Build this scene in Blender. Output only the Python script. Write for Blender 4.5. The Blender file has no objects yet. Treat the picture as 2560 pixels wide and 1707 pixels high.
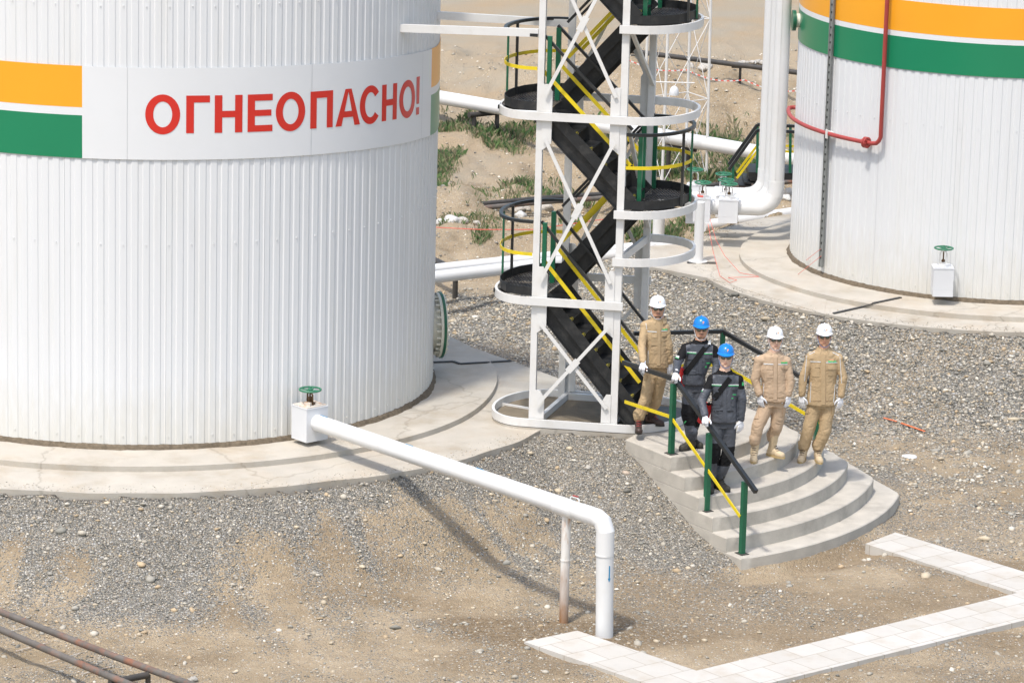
import bpy, bmesh, math, random
import numpy as np
from math import sin, cos, tan, pi, radians, sqrt, atan2, hypot
from mathutils import Vector, Matrix, noise
from mathutils.bvhtree import BVHTree
random.seed(7); RNG = np.random.default_rng(11)
S = bpy.context.scene
COL = S.collection
# ---------------------------------------------------------------- camera
CH, PITCH, ROLL, FPX = 12.7, radians(13.5), radians(1.46), 9600.0
CF = Vector((0, cos(PITCH), -sin(PITCH))); _U = Vector((0, sin(PITCH), cos(PITCH))); _R = Vector((1, 0, 0))
CR = _R*cos(ROLL)+_U*sin(ROLL); CU = _U*cos(ROLL)-_R*sin(ROLL); CC = Vector((0, 0, CH))
cd = bpy.data.cameras.new("camera"); cam = bpy.data.objects.new("camera", cd); COL.objects.link(cam)
cd.sensor_width = 36; cd.lens = 135; cd.clip_start = 1; cd.clip_end = 2000
M = Matrix((CR, CU, -CF)).transposed().to_4x4(); M.translation = CC; cam.matrix_world = M
S.camera = cam
# ---------------------------------------------------------------- light
SUN_EL, SUN_AZ = radians(65), atan2(-.52, -.854)
w = bpy.data.worlds.new("World"); S.world = w; w.use_nodes = True
nt = w.node_tree; bg = nt.nodes['Background']; sk = nt.nodes.new('ShaderNodeTexSky')
sk.sky_type = 'NISHITA'; sk.sun_disc = False; sk.sun_elevation = SUN_EL; sk.sun_rotation = SUN_AZ
sk.air_density = 1.3; sk.dust_density = 3.0; sk.ozone_density = 1.0
nt.links.new(sk.outputs[0], bg.inputs[0]); bg.inputs[1].default_value = 0.15
sl = bpy.data.lights.new("sun", 'SUN'); so = bpy.data.objects.new("sun", sl); COL.objects.link(so)
sl.energy = 2.1; sl.angle = radians(4); sl.color = (1, .955, .89)
sd = Vector((sin(SUN_AZ)*cos(SUN_EL), cos(SUN_AZ)*cos(SUN_EL), sin(SUN_EL)))
so.rotation_euler = sd.to_track_quat('Z', 'Y').to_euler()
S.view_settings.view_transform = 'Standard'; S.view_settings.look = 'None'
S.view_settings.exposure = 0.62; S.view_settings.gamma = 1
S.render.engine = 'CYCLES'
# ---------------------------------------------------------------- layout helpers (pixel of the 2560x1707 photo -> point of the place)
def ray(x, y): return CF*FPX+CR*(x-1280)-CU*(y-853.5)
def g(x, y, z=0.0):
    d = ray(x, y); return CC+d*((z-CH)/d.z)
def at(x, y, Y):
    d = ray(x, y); return CC+d*(Y/d.y)
def V(*a): return Vector(a)
# ---------------------------------------------------------------- mesh builder
class MB:
    def __init__(s): s.v = []; s.f = []; s.m = []; s.k = 0
    def add(s, vs, fs, m=None):
        o = len(s.v); s.v += [tuple(p) for p in vs]; s.f += [tuple(i+o for i in f) for f in fs]
        s.m += [s.k if m is None else m]*len(fs); return s
    def box(s, c, sx, sy, sz, rz=0, rx=0, ry=0, m=None):
        R = Matrix.Rotation(rz, 3, 'Z')@Matrix.Rotation(ry, 3, 'Y')@Matrix.Rotation(rx, 3, 'X'); c = Vector(c)
        vs = [c+R@Vector((i*sx/2, j*sy/2, k*sz/2)) for k in (-1, 1) for j in (-1, 1) for i in (-1, 1)]
        return s.add(vs, [(0, 2, 3, 1), (4, 5, 7, 6), (0, 1, 5, 4), (2, 6, 7, 3), (0, 4, 6, 2), (1, 3, 7, 5)], m)
    def bar(s, a, b, w, h, up=(0, 0, 1), m=None):
        a = Vector(a); b = Vector(b); d = (b-a).normalized(); up = Vector(up)
        x = d.cross(up)
        if x.length < 1e-4: x = d.cross(Vector((0, 1, 0)))
        x.normalize(); y = x.cross(d)
        vs = [p+x*i*w/2+y*j*h/2 for p in (a, b) for (i, j) in ((-1, -1), (1, -1), (1, 1), (-1, 1))]
        return s.add(vs, [(3, 2, 1, 0), (4, 5, 6, 7), (0, 1, 5, 4), (1, 2, 6, 5), (2, 3, 7, 6), (3, 0, 4, 7)], m)
    def tube(s, pts, r, n=12, cap=True, m=None, closed=False):
        pts = [Vector(p) for p in pts]; N = len(pts); rs = r if isinstance(r, (list, tuple)) else [r]*N
        vs = []; fs = []; x = None
        for i, p in enumerate(pts):
            if closed: d = pts[(i+1) % N]-pts[i-1]
            else: d = pts[min(i+1, N-1)]-pts[max(i-1, 0)]
            d.normalize()
            if x is None: x = d.orthogonal().normalized()
            else:
                x = x-d*x.dot(d)
                if x.length < 1e-5: x = d.orthogonal()
                x.normalize()
            y = d.cross(x)
            k = 1
            if 0 < i < N-1 and not closed:
                c = (pts[i]-pts[i-1]).normalized().dot((pts[i+1]-pts[i]).normalized()); k = 1
            vs += [p+(x*cos(2*pi*j/n)+y*sin(2*pi*j/n))*rs[i]*k for j in range(n)]
        for i in range(N if closed else N-1):
            a = i*n; b = ((i+1) % N)*n
            fs += [(a+j, a+(j+1) % n, b+(j+1) % n, b+j) for j in range(n)]
        if cap and not closed: fs += [tuple(range(n))[::-1], tuple(range((N-1)*n, N*n))]
        return s.add(vs, fs, m)
    def lathe(s, prof, c=(0, 0, 0), ax=(0, 0, 1), n=24, m=None, sx=1, sy=1, cap=True):
        ax = Vector(ax).normalized(); x = ax.orthogonal().normalized() if abs(ax.z) < .99 else Vector((1, 0, 0)); y = ax.cross(x); c = Vector(c)
        vs = [c+ax*h+x*cos(2*pi*j/n)*r*sx+y*sin(2*pi*j/n)*r*sy for r, h in prof for j in range(n)]
        fs = [(i*n+j, i*n+(j+1) % n, (i+1)*n+(j+1) % n, (i+1)*n+j) for i in range(len(prof)-1) for j in range(n)]
        if cap: fs += [tuple(range(n))[::-1], tuple(range((len(prof)-1)*n, len(prof)*n))]
        return s.add(vs, fs, m)
    def ell(s, c, r, R=None, n=16, k=10, m=None):
        c = Vector(c); R = R or Matrix.Identity(3); vs = [c+R@Vector((0, 0, -r[2]))]; fs = []
        for i in range(1, k):
            t = -pi/2+pi*i/k
            vs += [c+R@Vector((cos(t)*cos(2*pi*j/n)*r[0], cos(t)*sin(2*pi*j/n)*r[1], sin(t)*r[2])) for j in range(n)]
        vs.append(c+R@Vector((0, 0, r[2])))
        fs += [(0, 1+(j+1) % n, 1+j) for j in range(n)]
        for i in range(k-2):
            a = 1+i*n; b = a+n; fs += [(a+j, a+(j+1) % n, b+(j+1) % n, b+j) for j in range(n)]
        a = 1+(k-2)*n; e = len(vs)-1; fs += [(a+j, a+(j+1) % n, e) for j in range(n)]
        return s.add(vs, fs, m)
    def caps(s, a, b, ra, rb, n=14, fl=1.0, ax=None, m=None):   # tapered capsule, optionally flattened along ax
        a = Vector(a); b = Vector(b); d = b-a; L = d.length; d = d/max(L, 1e-6)
        x = (Vector(ax)-d*Vector(ax).dot(d)).normalized() if ax is not None else d.orthogonal().normalized(); y = d.cross(x)
        rings = []
        for i in range(5): t = -pi/2+pi/2*i/4; rings.append((a+d*sin(t)*ra, cos(t)*ra))
        for i in range(5): t = pi/2*i/4; rings.append((b+d*sin(t)*rb, cos(t)*rb))
        vs = [p+x*cos(2*pi*j/n)*max(r, 1e-4)*fl+y*sin(2*pi*j/n)*max(r, 1e-4) for p, r in rings for j in range(n)]
        fs = [(i*n+j, i*n+(j+1) % n, (i+1)*n+(j+1) % n, (i+1)*n+j) for i in range(len(rings)-1) for j in range(n)]
        fs += [tuple(range(n))[::-1], tuple(range((len(rings)-1)*n, len(rings)*n))]
        return s.add(vs, fs, m)
    def prism(s, poly, z0, z1, m=None):      # poly = [(x,y)..] ccw
        n = len(poly); vs = [(p[0], p[1], z0) for p in poly]+[(p[0], p[1], z1) for p in poly]
        return s.add(vs, [tuple(range(n))[::-1], tuple(range(n, 2*n))]+[(i, (i+1) % n, n+(i+1) % n, n+i) for i in range(n)], m)
    def strip(s, pts, h, t, closed=False, m=None):  # upright band following pts: height h, thickness t (inwards/outwards centred)
        pts = [Vector(p) for p in pts]; N = len(pts); vs = []; fs = []
        for i, p in enumerate(pts):
            d = (pts[(i+1) % N]-pts[i-1]) if closed else (pts[min(i+1, N-1)]-pts[max(i-1, 0)])
            q = Vector((d.y, -d.x, 0)).normalized()*t/2
            vs += [p+q, p-q, p-q+Vector((0, 0, h)), p+q+Vector((0, 0, h))]
        for i in range(N if closed else N-1):
            a = 4*i; b = 4*((i+1) % N); fs += [(a+j, a+(j+1) % 4, b+(j+1) % 4, b+j) for j in range(4)]
        if not closed: fs += [(0, 3, 2, 1), (4*N-4, 4*N-3, 4*N-2, 4*N-1)]
        return s.add(vs, fs, m)
    def build(s, name, mats, parent=None, smooth=False, local=False, fixn=True):
        me = bpy.data.meshes.new(name); me.from_pydata(s.v, [], s.f)
        mats = mats if isinstance(mats, (list, tuple)) else [mats]
        for q in mats: me.materials.append(q)
        if len(mats) > 1: me.polygons.foreach_set('material_index', s.m)
        if fixn:
            bm = bmesh.new(); bm.from_mesh(me); bmesh.ops.recalc_face_normals(bm, faces=bm.faces); bm.to_mesh(me); bm.free()
        if smooth:
            me.polygons.foreach_set('use_smooth', [True]*len(me.polygons)); me.set_sharp_from_angle(angle=radians(38))
        me.update()
        return link(name, me, parent, local)
def link(name, me, parent=None, local=False):
    o = bpy.data.objects.new(name, me); COL.objects.link(o)
    if parent is not None:
        o.parent = parent
        if not local: o.matrix_parent_inverse = wm(parent).inverted()
    return o
def wm(o):
    m = o.matrix_basis.copy()
    return (wm(o.parent)@o.matrix_parent_inverse@m) if o.parent else m
def thing(name, label, cat, loc=(0, 0, 0), rz=0, group=None):
    o = bpy.data.objects.new(name, None); COL.objects.link(o); o.location = loc; o.rotation_euler = (0, 0, rz)
    o.empty_display_size = .2
    return tag(o, label, cat, group)
def tag(o, label=None, cat=None, group=None, kind=None):
    if label: o['label'] = label
    if cat: o['category'] = cat
    if group: o['group'] = group
    if kind: o['kind'] = kind
    return o
def dup(root, loc, rz=None, label=None, sc=None):
    r = root.copy(); COL.objects.link(r); r.location = loc
    if rz is not None: r.rotation_euler = (0, 0, rz)
    if sc: r.scale = (sc, sc, sc)
    if label: r['label'] = label
    for ch in list(root.children):
        c = ch.copy(); COL.objects.link(c); c.parent = r; c.matrix_parent_inverse = ch.matrix_parent_inverse.copy()
        for gq in ch.children:
            d = gq.copy(); COL.objects.link(d); d.parent = c; d.matrix_parent_inverse = gq.matrix_parent_inverse.copy()
    return r
# ---------------------------------------------------------------- materials
def srgb(r, g_, b): return tuple(((c/255+.055)/1.055)**2.4 if c > 10 else c/3294 for c in (r, g_, b))
def pmat(name, col, rough=.5, var=.08, scale=3.0, bump=0.0, bscale=40, metal=0, stain=None, stain_amt=.0, stain_scale=2.0, stretch=(1, 1, 1), spec=.5, low=None, crack=0):
    m = bpy.data.materials.new(name); m.use_nodes = True; n = m.node_tree.nodes; L = m.node_tree.links
    b = n['Principled BSDF']; b.inputs['Roughness'].default_value = rough; b.inputs['Metallic'].default_value = metal
    b.inputs['Specular IOR Level'].default_value = spec
    tc = n.new('ShaderNodeTexCoord'); mp = n.new('ShaderNodeMapping'); mp.inputs['Scale'].default_value = stretch
    L.new(tc.outputs['Object'], mp.inputs[0])
    nz = n.new('ShaderNodeTexNoise'); nz.inputs['Scale'].default_value = scale; nz.inputs['Detail'].default_value = 5
    L.new(mp.outputs[0], nz.inputs['Vector'])
    mr = n.new('ShaderNodeMapRange'); mr.inputs[1].default_value = .25; mr.inputs[2].default_value = .75
    mr.inputs[3].default_value = 1-var; mr.inputs[4].default_value = 1+var; L.new(nz.outputs[0], mr.inputs[0])
    mx = n.new('ShaderNodeMix'); mx.data_type = 'RGBA'; mx.blend_type = 'MULTIPLY'; mx.inputs[0].default_value = 1
    mx.inputs[6].default_value = (*col[:3], 1); L.new(mr.outputs[0], mx.inputs[7]); out = mx.outputs[2]
    if stain is not None:
        n2 = n.new('ShaderNodeTexNoise'); n2.inputs['Scale'].default_value = stain_scale; n2.inputs['Detail'].default_value = 8
        n2.inputs['Roughness'].default_value = .65; L.new(mp.outputs[0], n2.inputs['Vector'])
        r2 = n.new('ShaderNodeMapRange'); r2.inputs[1].default_value = .5; r2.inputs[2].default_value = .68; r2.inputs[4].default_value = stain_amt
        L.new(n2.outputs[0], r2.inputs[0])
        m2 = n.new('ShaderNodeMix'); m2.data_type = 'RGBA'; L.new(r2.outputs[0], m2.inputs[0]); L.new(out, m2.inputs[6]); m2.inputs[7].default_value = (*stain, 1); out = m2.outputs[2]
    if low is not None:      # dirt splashed up from the ground: colour, z where it is full, z where it is gone, amount
        lc, z0, z1, am = low; sx = n.new('ShaderNodeSeparateXYZ'); L.new(tc.outputs['Object'], sx.inputs[0]); n4 = n.new('ShaderNodeTexNoise'); n4.inputs['Scale'].default_value = 5; n4.inputs['Detail'].default_value = 6
        mp4 = n.new('ShaderNodeMapping'); mp4.inputs['Scale'].default_value = (3, 3, .6); L.new(tc.outputs['Object'], mp4.inputs[0]); L.new(mp4.outputs[0], n4.inputs['Vector'])
        ad = n.new('ShaderNodeMath'); ad.operation = 'MULTIPLY_ADD'; ad.inputs[1].default_value = (z1-z0)*1.2; L.new(n4.outputs[0], ad.inputs[0]); L.new(sx.outputs[2], ad.inputs[2])
        r4 = n.new('ShaderNodeMapRange'); r4.inputs[1].default_value = z0+(z1-z0)*.6; r4.inputs[2].default_value = z1+(z1-z0)*.6; r4.inputs[3].default_value = am; r4.inputs[4].default_value = 0; L.new(ad.outputs[0], r4.inputs[0])
        m4 = n.new('ShaderNodeMix'); m4.data_type = 'RGBA'; L.new(r4.outputs[0], m4.inputs[0]); L.new(out, m4.inputs[6]); m4.inputs[7].default_value = (*lc, 1); out = m4.outputs[2]
    if crack:
        v5 = n.new('ShaderNodeTexVoronoi'); v5.feature = 'DISTANCE_TO_EDGE'; v5.inputs['Scale'].default_value = .32; n5 = n.new('ShaderNodeTexNoise'); n5.inputs['Scale'].default_value = 3; n5.inputs['Detail'].default_value = 7; L.new(tc.outputs['Object'], n5.inputs['Vector'])
        s5 = n.new('ShaderNodeVectorMath'); s5.operation = 'SCALE'; s5.inputs['Scale'].default_value = .45; L.new(n5.outputs['Color'], s5.inputs[0]); a5 = n.new('ShaderNodeVectorMath'); L.new(s5.outputs[0], a5.inputs[0]); L.new(tc.outputs['Object'], a5.inputs[1]); L.new(a5.outputs[0], v5.inputs['Vector'])
        r5 = n.new('ShaderNodeMapRange'); r5.inputs[1].default_value = .002; r5.inputs[2].default_value = .009; r5.inputs[3].default_value = crack; r5.inputs[4].default_value = 0; L.new(v5.outputs['Distance'], r5.inputs[0])
        m5 = n.new('ShaderNodeMix'); m5.data_type = 'RGBA'; L.new(r5.outputs[0], m5.inputs[0]); L.new(out, m5.inputs[6]); m5.inputs[7].default_value = (.13, .11, .08, 1); out = m5.outputs[2]
        n6 = n.new('ShaderNodeTexNoise'); n6.inputs['Scale'].default_value = .8; n6.inputs['Detail'].default_value = 9; n6.inputs['Roughness'].default_value = .7; L.new(tc.outputs['Object'], n6.inputs['Vector'])
        r6 = n.new('ShaderNodeMapRange'); r6.inputs[1].default_value = .5; r6.inputs[2].default_value = .72; r6.inputs[4].default_value = .5; L.new(n6.outputs[0], r6.inputs[0])
        m6 = n.new('ShaderNodeMix'); m6.data_type = 'RGBA'; L.new(r6.outputs[0], m6.inputs[0]); L.new(out, m6.inputs[6]); m6.inputs[7].default_value = (.40, .30, .19, 1); out = m6.outputs[2]
    L.new(out, b.inputs['Base Color'])
    if bump:
        nb = n.new('ShaderNodeTexNoise'); nb.inputs['Scale'].default_value = bscale; nb.inputs['Detail'].default_value = 6; L.new(mp.outputs[0], nb.inputs['Vector'])
        bp = n.new('ShaderNodeBump'); bp.inputs['Strength'].default_value = bump; bp.inputs['Distance'].default_value = .01
        L.new(nb.outputs[0], bp.inputs['Height']); L.new(bp.outputs[0], b.inputs['Normal'])
    return m
W = (.72, .735, .75)
MT = dict(
 clad=pmat('cladding_white', (.715, .725, .73), .38, .03, .6, stain=(.55, .53, .46), stain_amt=.16, stain_scale=1.2, stretch=(3, 3, .35), low=((.56, .53, .44), .05, .9, .5)),
 panel=pmat('panel_white', (.73, .74, .745), .32, .02, .8, stain=(.6, .6, .58), stain_amt=.1, stain_scale=1.5),
 orange=pmat('sign_orange', (.86, .37, .022), .3, .04, .8), green=pmat('sign_green', (.010, .21, .095), .3, .05, .8),
 red=pmat('letter_red', (.62, .028, .018), .35, .03, 1), wsteel=pmat('white_painted_steel', (.70, .69, .665), .42, .03, 4, .05, 60, stain=(.5, .46, .38), stain_amt=.25, stain_scale=5),
 wpipe=pmat('white_pipe_wrap', (.70, .70, .69), .36, .025, 2, stain=(.6, .56, .48), stain_amt=.18, stain_scale=3),
 wbox=pmat('white_sheet_box', (.66, .67, .685), .4, .03, 3),
 black=pmat('black_steel', (.014, .015, .016), .5, .3, 8, .15, 60, stain=(.07, .066, .06), stain_amt=.45, stain_scale=6),
 rail=pmat('dark_rail', (.022, .024, .025), .38, .15, 6), gpaint=pmat('green_paint', (.008, .105, .05), .38, .12, 6, stain=(.03, .16, .09), stain_amt=.3),
 gwheel=pmat('handwheel_green', (.035, .18, .10), .5, .2, 30), yellow=pmat('yellow_paint', (.72, .55, .012), .45, .06, 6, stain=(.4, .32, .06), stain_amt=.35, stain_scale=9),
 conc=pmat('concrete', (.46, .425, .365), .88, .10, 2.2, .6, 70, stain=(.33, .275, .20), stain_amt=.6, stain_scale=1.3, crack=.28),
 concd=pmat('dirty_concrete', (.20, .165, .115), .9, .25, 4, .6, 50, stain=(.15, .12, .08), stain_amt=.7, stain_scale=3),
 conc2=pmat('step_concrete', (.47, .435, .375), .88, .12, 4, .5, 60, stain=(.30, .275, .235), stain_amt=.55, stain_scale=2.4, stretch=(1, 1, 1)),
 tile=None, rubber=pmat('dark_joint', (.05, .05, .05), .7, .3, 20), brass=pmat('worn_stem', (.10, .06, .03), .4, .4, 40, metal=.6),
 rust=pmat('rusty_pipe', (.13, .115, .10), .7, .25, 7, .3, 60, stain=(.27, .105, .05), stain_amt=.9, stain_scale=3.2),
 rustwhite=pmat('white_rusted', (.72, .70, .66), .5, .05, 5, stain=(.42, .2, .06), stain_amt=.9, stain_scale=3, stretch=(4, 4, .8), low=((.26, .12, .04), -1.15, -.35, .95)), seamw=pmat('panel_seam', (.46, .47, .48), .5),
 dark=pmat('dark_pipe', (.05, .046, .042), .6, .3, 7, .2, 60, stain=(.1, .08, .06), stain_amt=.5), fire=pmat('red_oxide_pipe', (.36, .052, .045), .45, .1, 6),
 rustbox=pmat('rusty_lid', (.6, .55, .48), .6, .1, 8, stain=(.5, .21, .05), stain_amt=.9, stain_scale=10),
 redrope=pmat('red_string', (.75, .12, .09), .6), tape=pmat('orange_strip', (.75, .18, .06), .6), blue=pmat('blue_mark', (.02, .22, .42), .5),
 grey=pmat('grey_cable_tray', (.22, .23, .22), .45, .2, 15), cream=pmat('cream_paint', (.66, .64, .54), .45, .06, 8), soil=pmat('dark_soil', (.14, .11, .075), .95, .35, 20, .8, 40),
 hazard=None)
def hazard():
    m = pmat('hazard_nosing', (.6, .48, .02), .5); n = m.node_tree.nodes; L = m.node_tree.links; b = n['Principled BSDF']
    tc = n.new('ShaderNodeTexCoord'); wv = n.new('ShaderNodeTexWave'); wv.wave_type = 'BANDS'; wv.bands_direction = 'DIAGONAL'; wv.inputs['Scale'].default_value = 9; wv.inputs['Distortion'].default_value = 0
    L.new(tc.outputs['Object'], wv.inputs[0]); rp = n.new('ShaderNodeValToRGB'); rp.color_ramp.interpolation = 'CONSTANT'
    rp.color_ramp.elements[0].color = (.02, .02, .02, 1); rp.color_ramp.elements[1].position = .5; rp.color_ramp.elements[1].color = (.62, .5, .03, 1)
    L.new(wv.outputs[0], rp.inputs[0]); L.new(rp.outputs[0], b.inputs['Base Color']); return m
MT['hazard'] = hazard()
# ---------------------------------------------------------------- terrain
def vnoise(x, y, seed=0):
    xi = np.floor(x).astype(np.int64); yi = np.floor(y).astype(np.int64); xf = x-xi; yf = y-yi
    def h(a, b):
        n = (a*374761393+b*668265263+seed*974711) & 0x7fffffff
        n = ((n ^ (n >> 13))*1274126177) & 0x7fffffff
        return ((n ^ (n >> 16)) & 0xffff)/65535.0
    u = xf*xf*(3-2*xf); v = yf*yf*(3-2*yf)
    return (h(xi, yi)*(1-u)+h(xi+1, yi)*u)*(1-v)+(h(xi, yi+1)*(1-u)+h(xi+1, yi+1)*u)*v
def fbm(x, y, o=4, seed=0):
    r = 0; a = .5
    for i in range(o): r = r+a*vnoise(x*2**i, y*2**i, seed+i); a *= .5
    return r
def sstep(a, b, x):
    t = np.clip((x-a)/(b-a), 0, 1); return t*t*(3-2*t)
T1 = (-4.98, 50.5, 3.92); T2 = (7.55, 59.3, 3.2)
P1C = (-5.1, 50.9, 6.10); P2C = (7.3, 59.15, 4.56)
POLY2 = [tuple(g(*p, -.1)[:2]) for p in ((1585, 664), (1770, 700), (2060, 790), (2100, 560), (1954, 575), (1850, 592), (1757, 610), (1600, 622))]
POLY1 = [(.66, 51.1), (-.96, 53.4), (-3, 55), (-6, 53), (-5, 49), (-.5, 47.6), (.3, 48.2)]
def polyd(x, y, poly):
    d = np.full(np.shape(x), 1e9); ins = np.zeros(np.shape(x), bool); n = len(poly)
    for i in range(n):
        ax, ay = poly[i]; bx, by = poly[(i+1) % n]; ex = bx-ax; ey = by-ay
        t = np.clip(((x-ax)*ex+(y-ay)*ey)/(ex*ex+ey*ey), 0, 1); d = np.minimum(d, np.hypot(x-ax-t*ex, y-ay-t*ey))
        c = ((ay > y) != (by > y)) & (x < ex*(y-ay)/(ey if abs(ey) > 1e-9 else 1e-9)+ax); ins ^= c
    return np.where(ins, -d, d)
def pad1d(x, y):
    c = np.hypot(x-P1C[0], y-P1C[1])-P1C[2]
    back = ((x-.66)*.80+(y-51.1)*.58)/.988     # straight cut at the back right
    return np.maximum(c, back)
def towerd(x, y):
    ax, ay, bx, by = .42, 49.1, 1.62, 48.93; ex, ey = bx-ax, by-ay
    t = np.clip(((x-ax)*ex+(y-ay)*ey)/(ex*ex+ey*ey), 0, 1); return np.hypot(x-ax-t*ex, y-ay-t*ey)-.86
def hgt(x, y):
    x = np.asarray(x, float); y = np.asarray(y, float)
    d1 = pad1d(x, y); dt = towerd(x, y); d2 = np.minimum(np.hypot(x-P2C[0], y-P2C[1])-P2C[2], polyd(x, y, POLY2))
    def slope(d, s, o=.105): 
        q = o+s*np.maximum(d, 0)+.9*np.maximum(-d, 0)*(d < 0); q = np.minimum(q, np.where(d < 0, .45, 9)); return -np.where(q < .8, q, .8+.3*(1-np.exp(-(q-.8)/.3)))
    h = np.maximum(np.maximum(np.where(d1 < 0, -9, slope(d1, .62)), np.where(dt < 0, -9, slope(dt, .47, .06))), np.where(d2 < 0, -9, slope(d2, .47)))
    h = np.maximum(h, -1.1); h = np.where((d1 < 0) | (dt < 0) | (d2 < 0), np.minimum(h, np.where((d1 < -.15) | (dt < -.15) | (d2 < -.15), -.4, -.14)), h)
    rr = np.hypot(x-.45, y-49.92); h = h-.15*np.exp(-((rr-5.15)/.34)**2)*sstep(2.3, 3.0, x)*sstep(49.6, 48.6, y)
    h = h+(fbm(x*1.3, y*1.3, 3, 5)-.45)*.10*sstep(.1, .8, np.minimum(np.minimum(d1, dt), d2))
    # ground behind: rough field, then a bank up to the yard
    crest = 77.5-1.2*fbm(x*.3, y*0+3, 2, 9); toe = crest-3.8-1.5*fbm(x*.4+7, y*0, 2, 3)
    b = sstep(0, 1, (y-toe)/(crest-toe)); lf = sstep(1.2, -1.5, x)
    toeL = 69.0; b = b*(1-lf)+lf*sstep(toeL, 82, y)*.85
    h = h+b*1.0
    rough = sstep(60.5, 62.5, y)*(1-sstep(79, 82, y))
    h = h+rough*((fbm(x*.55+3, y*.4, 4, 21)-.45)*.6+(fbm(x*2.1+3, y*1.2, 5, 27)-.45)*.42)
    m = np.exp(-((x+1.6)**2/1.2+(y-66.8)**2/1.5)); h = h+m*.55
    m = sstep(60.6, 62.8, y)*(1-sstep(64.0, 66.2, y))*sstep(2.9, 1.2, x); h = h+m*.28
    return h
def grid(x0, x1, y0, y1, st):
    nx = int((x1-x0)/st)+1; ny = int((y1-y0)/st)+1
    X, Y = np.meshgrid(np.linspace(x0, x1, nx), np.linspace(y0, y1, ny)); return X, Y
def masks(X, Y):
    H = hgt(X, Y); d1 = pad1d(X, Y); dt = towerd(X, Y); d2 = np.minimum(np.hypot(X-P2C[0], Y-P2C[1])-P2C[2], polyd(X, Y, POLY2))
    an = np.arctan2(Y-P1C[1], X-P1C[0]); r = np.hypot(X-P1C[0], Y-P1C[1])
    st = fbm(an*7, r*.55, 4, 31)*.62+fbm(an*26, r*.35, 3, 37)*.42                      # streaks running down the slope
    gm = sstep(.39, .56, st+.10*sstep(-2.4, -4.5, X)+.22*sstep(.1, 1.0, X)*sstep(2.9, 1.0, X)*sstep(44.2, 46.5, Y)+.20*sstep(.9, 0, d1))
    front = sstep(-1.14, -1.0, H)
    toe = .30*sstep(42.3, 43.6, Y)*sstep(.35, .6, fbm(X*1.1, Y*1.1, 4, 8))
    G1 = np.maximum(gm*front, toe*(X < 2.9))
    G2 = sstep(-1.13, -1.02, H+.10*(fbm(X*2, Y*2, 3, 44)-.5))*(.80+.2*sstep(.35, .5, fbm(X*.9, Y*.9, 4, 12)))
    mid = sstep(49.5, 50.5, Y+X*.3)
    G = G1*(1-mid)+G2*mid
    vall = sstep(50.8, 52, Y)*(1-sstep(59.5, 60.8, Y))*sstep(3.0, 2.2, X); G = np.maximum(G, vall*(.55+.45*sstep(.35, .5, fbm(X*.8, Y*.8, 4, 3))))
    lowr = sstep(3.2, 4.2, X)*sstep(46.5, 48, Y)*(1-mid*0)*.45*sstep(.42, .58, fbm(X*.8+4, Y*1.6, 4, 61)); G = np.maximum(G, lowr)
    G = G*(1-sstep(60.0, 61.2, Y))
    D = sstep(.42, .62, fbm(X*.55, Y*1.3, 4, 71))      # darker damp brown soil
    wet = np.exp(-(((X-.5)/1.3)**2+((Y-42.95)/.55)**2))*1.3; D = np.clip(D*.6+wet*1.1, 0, 1)
    D = D*sstep(60, 50, Y)
    return H, G, D
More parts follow.
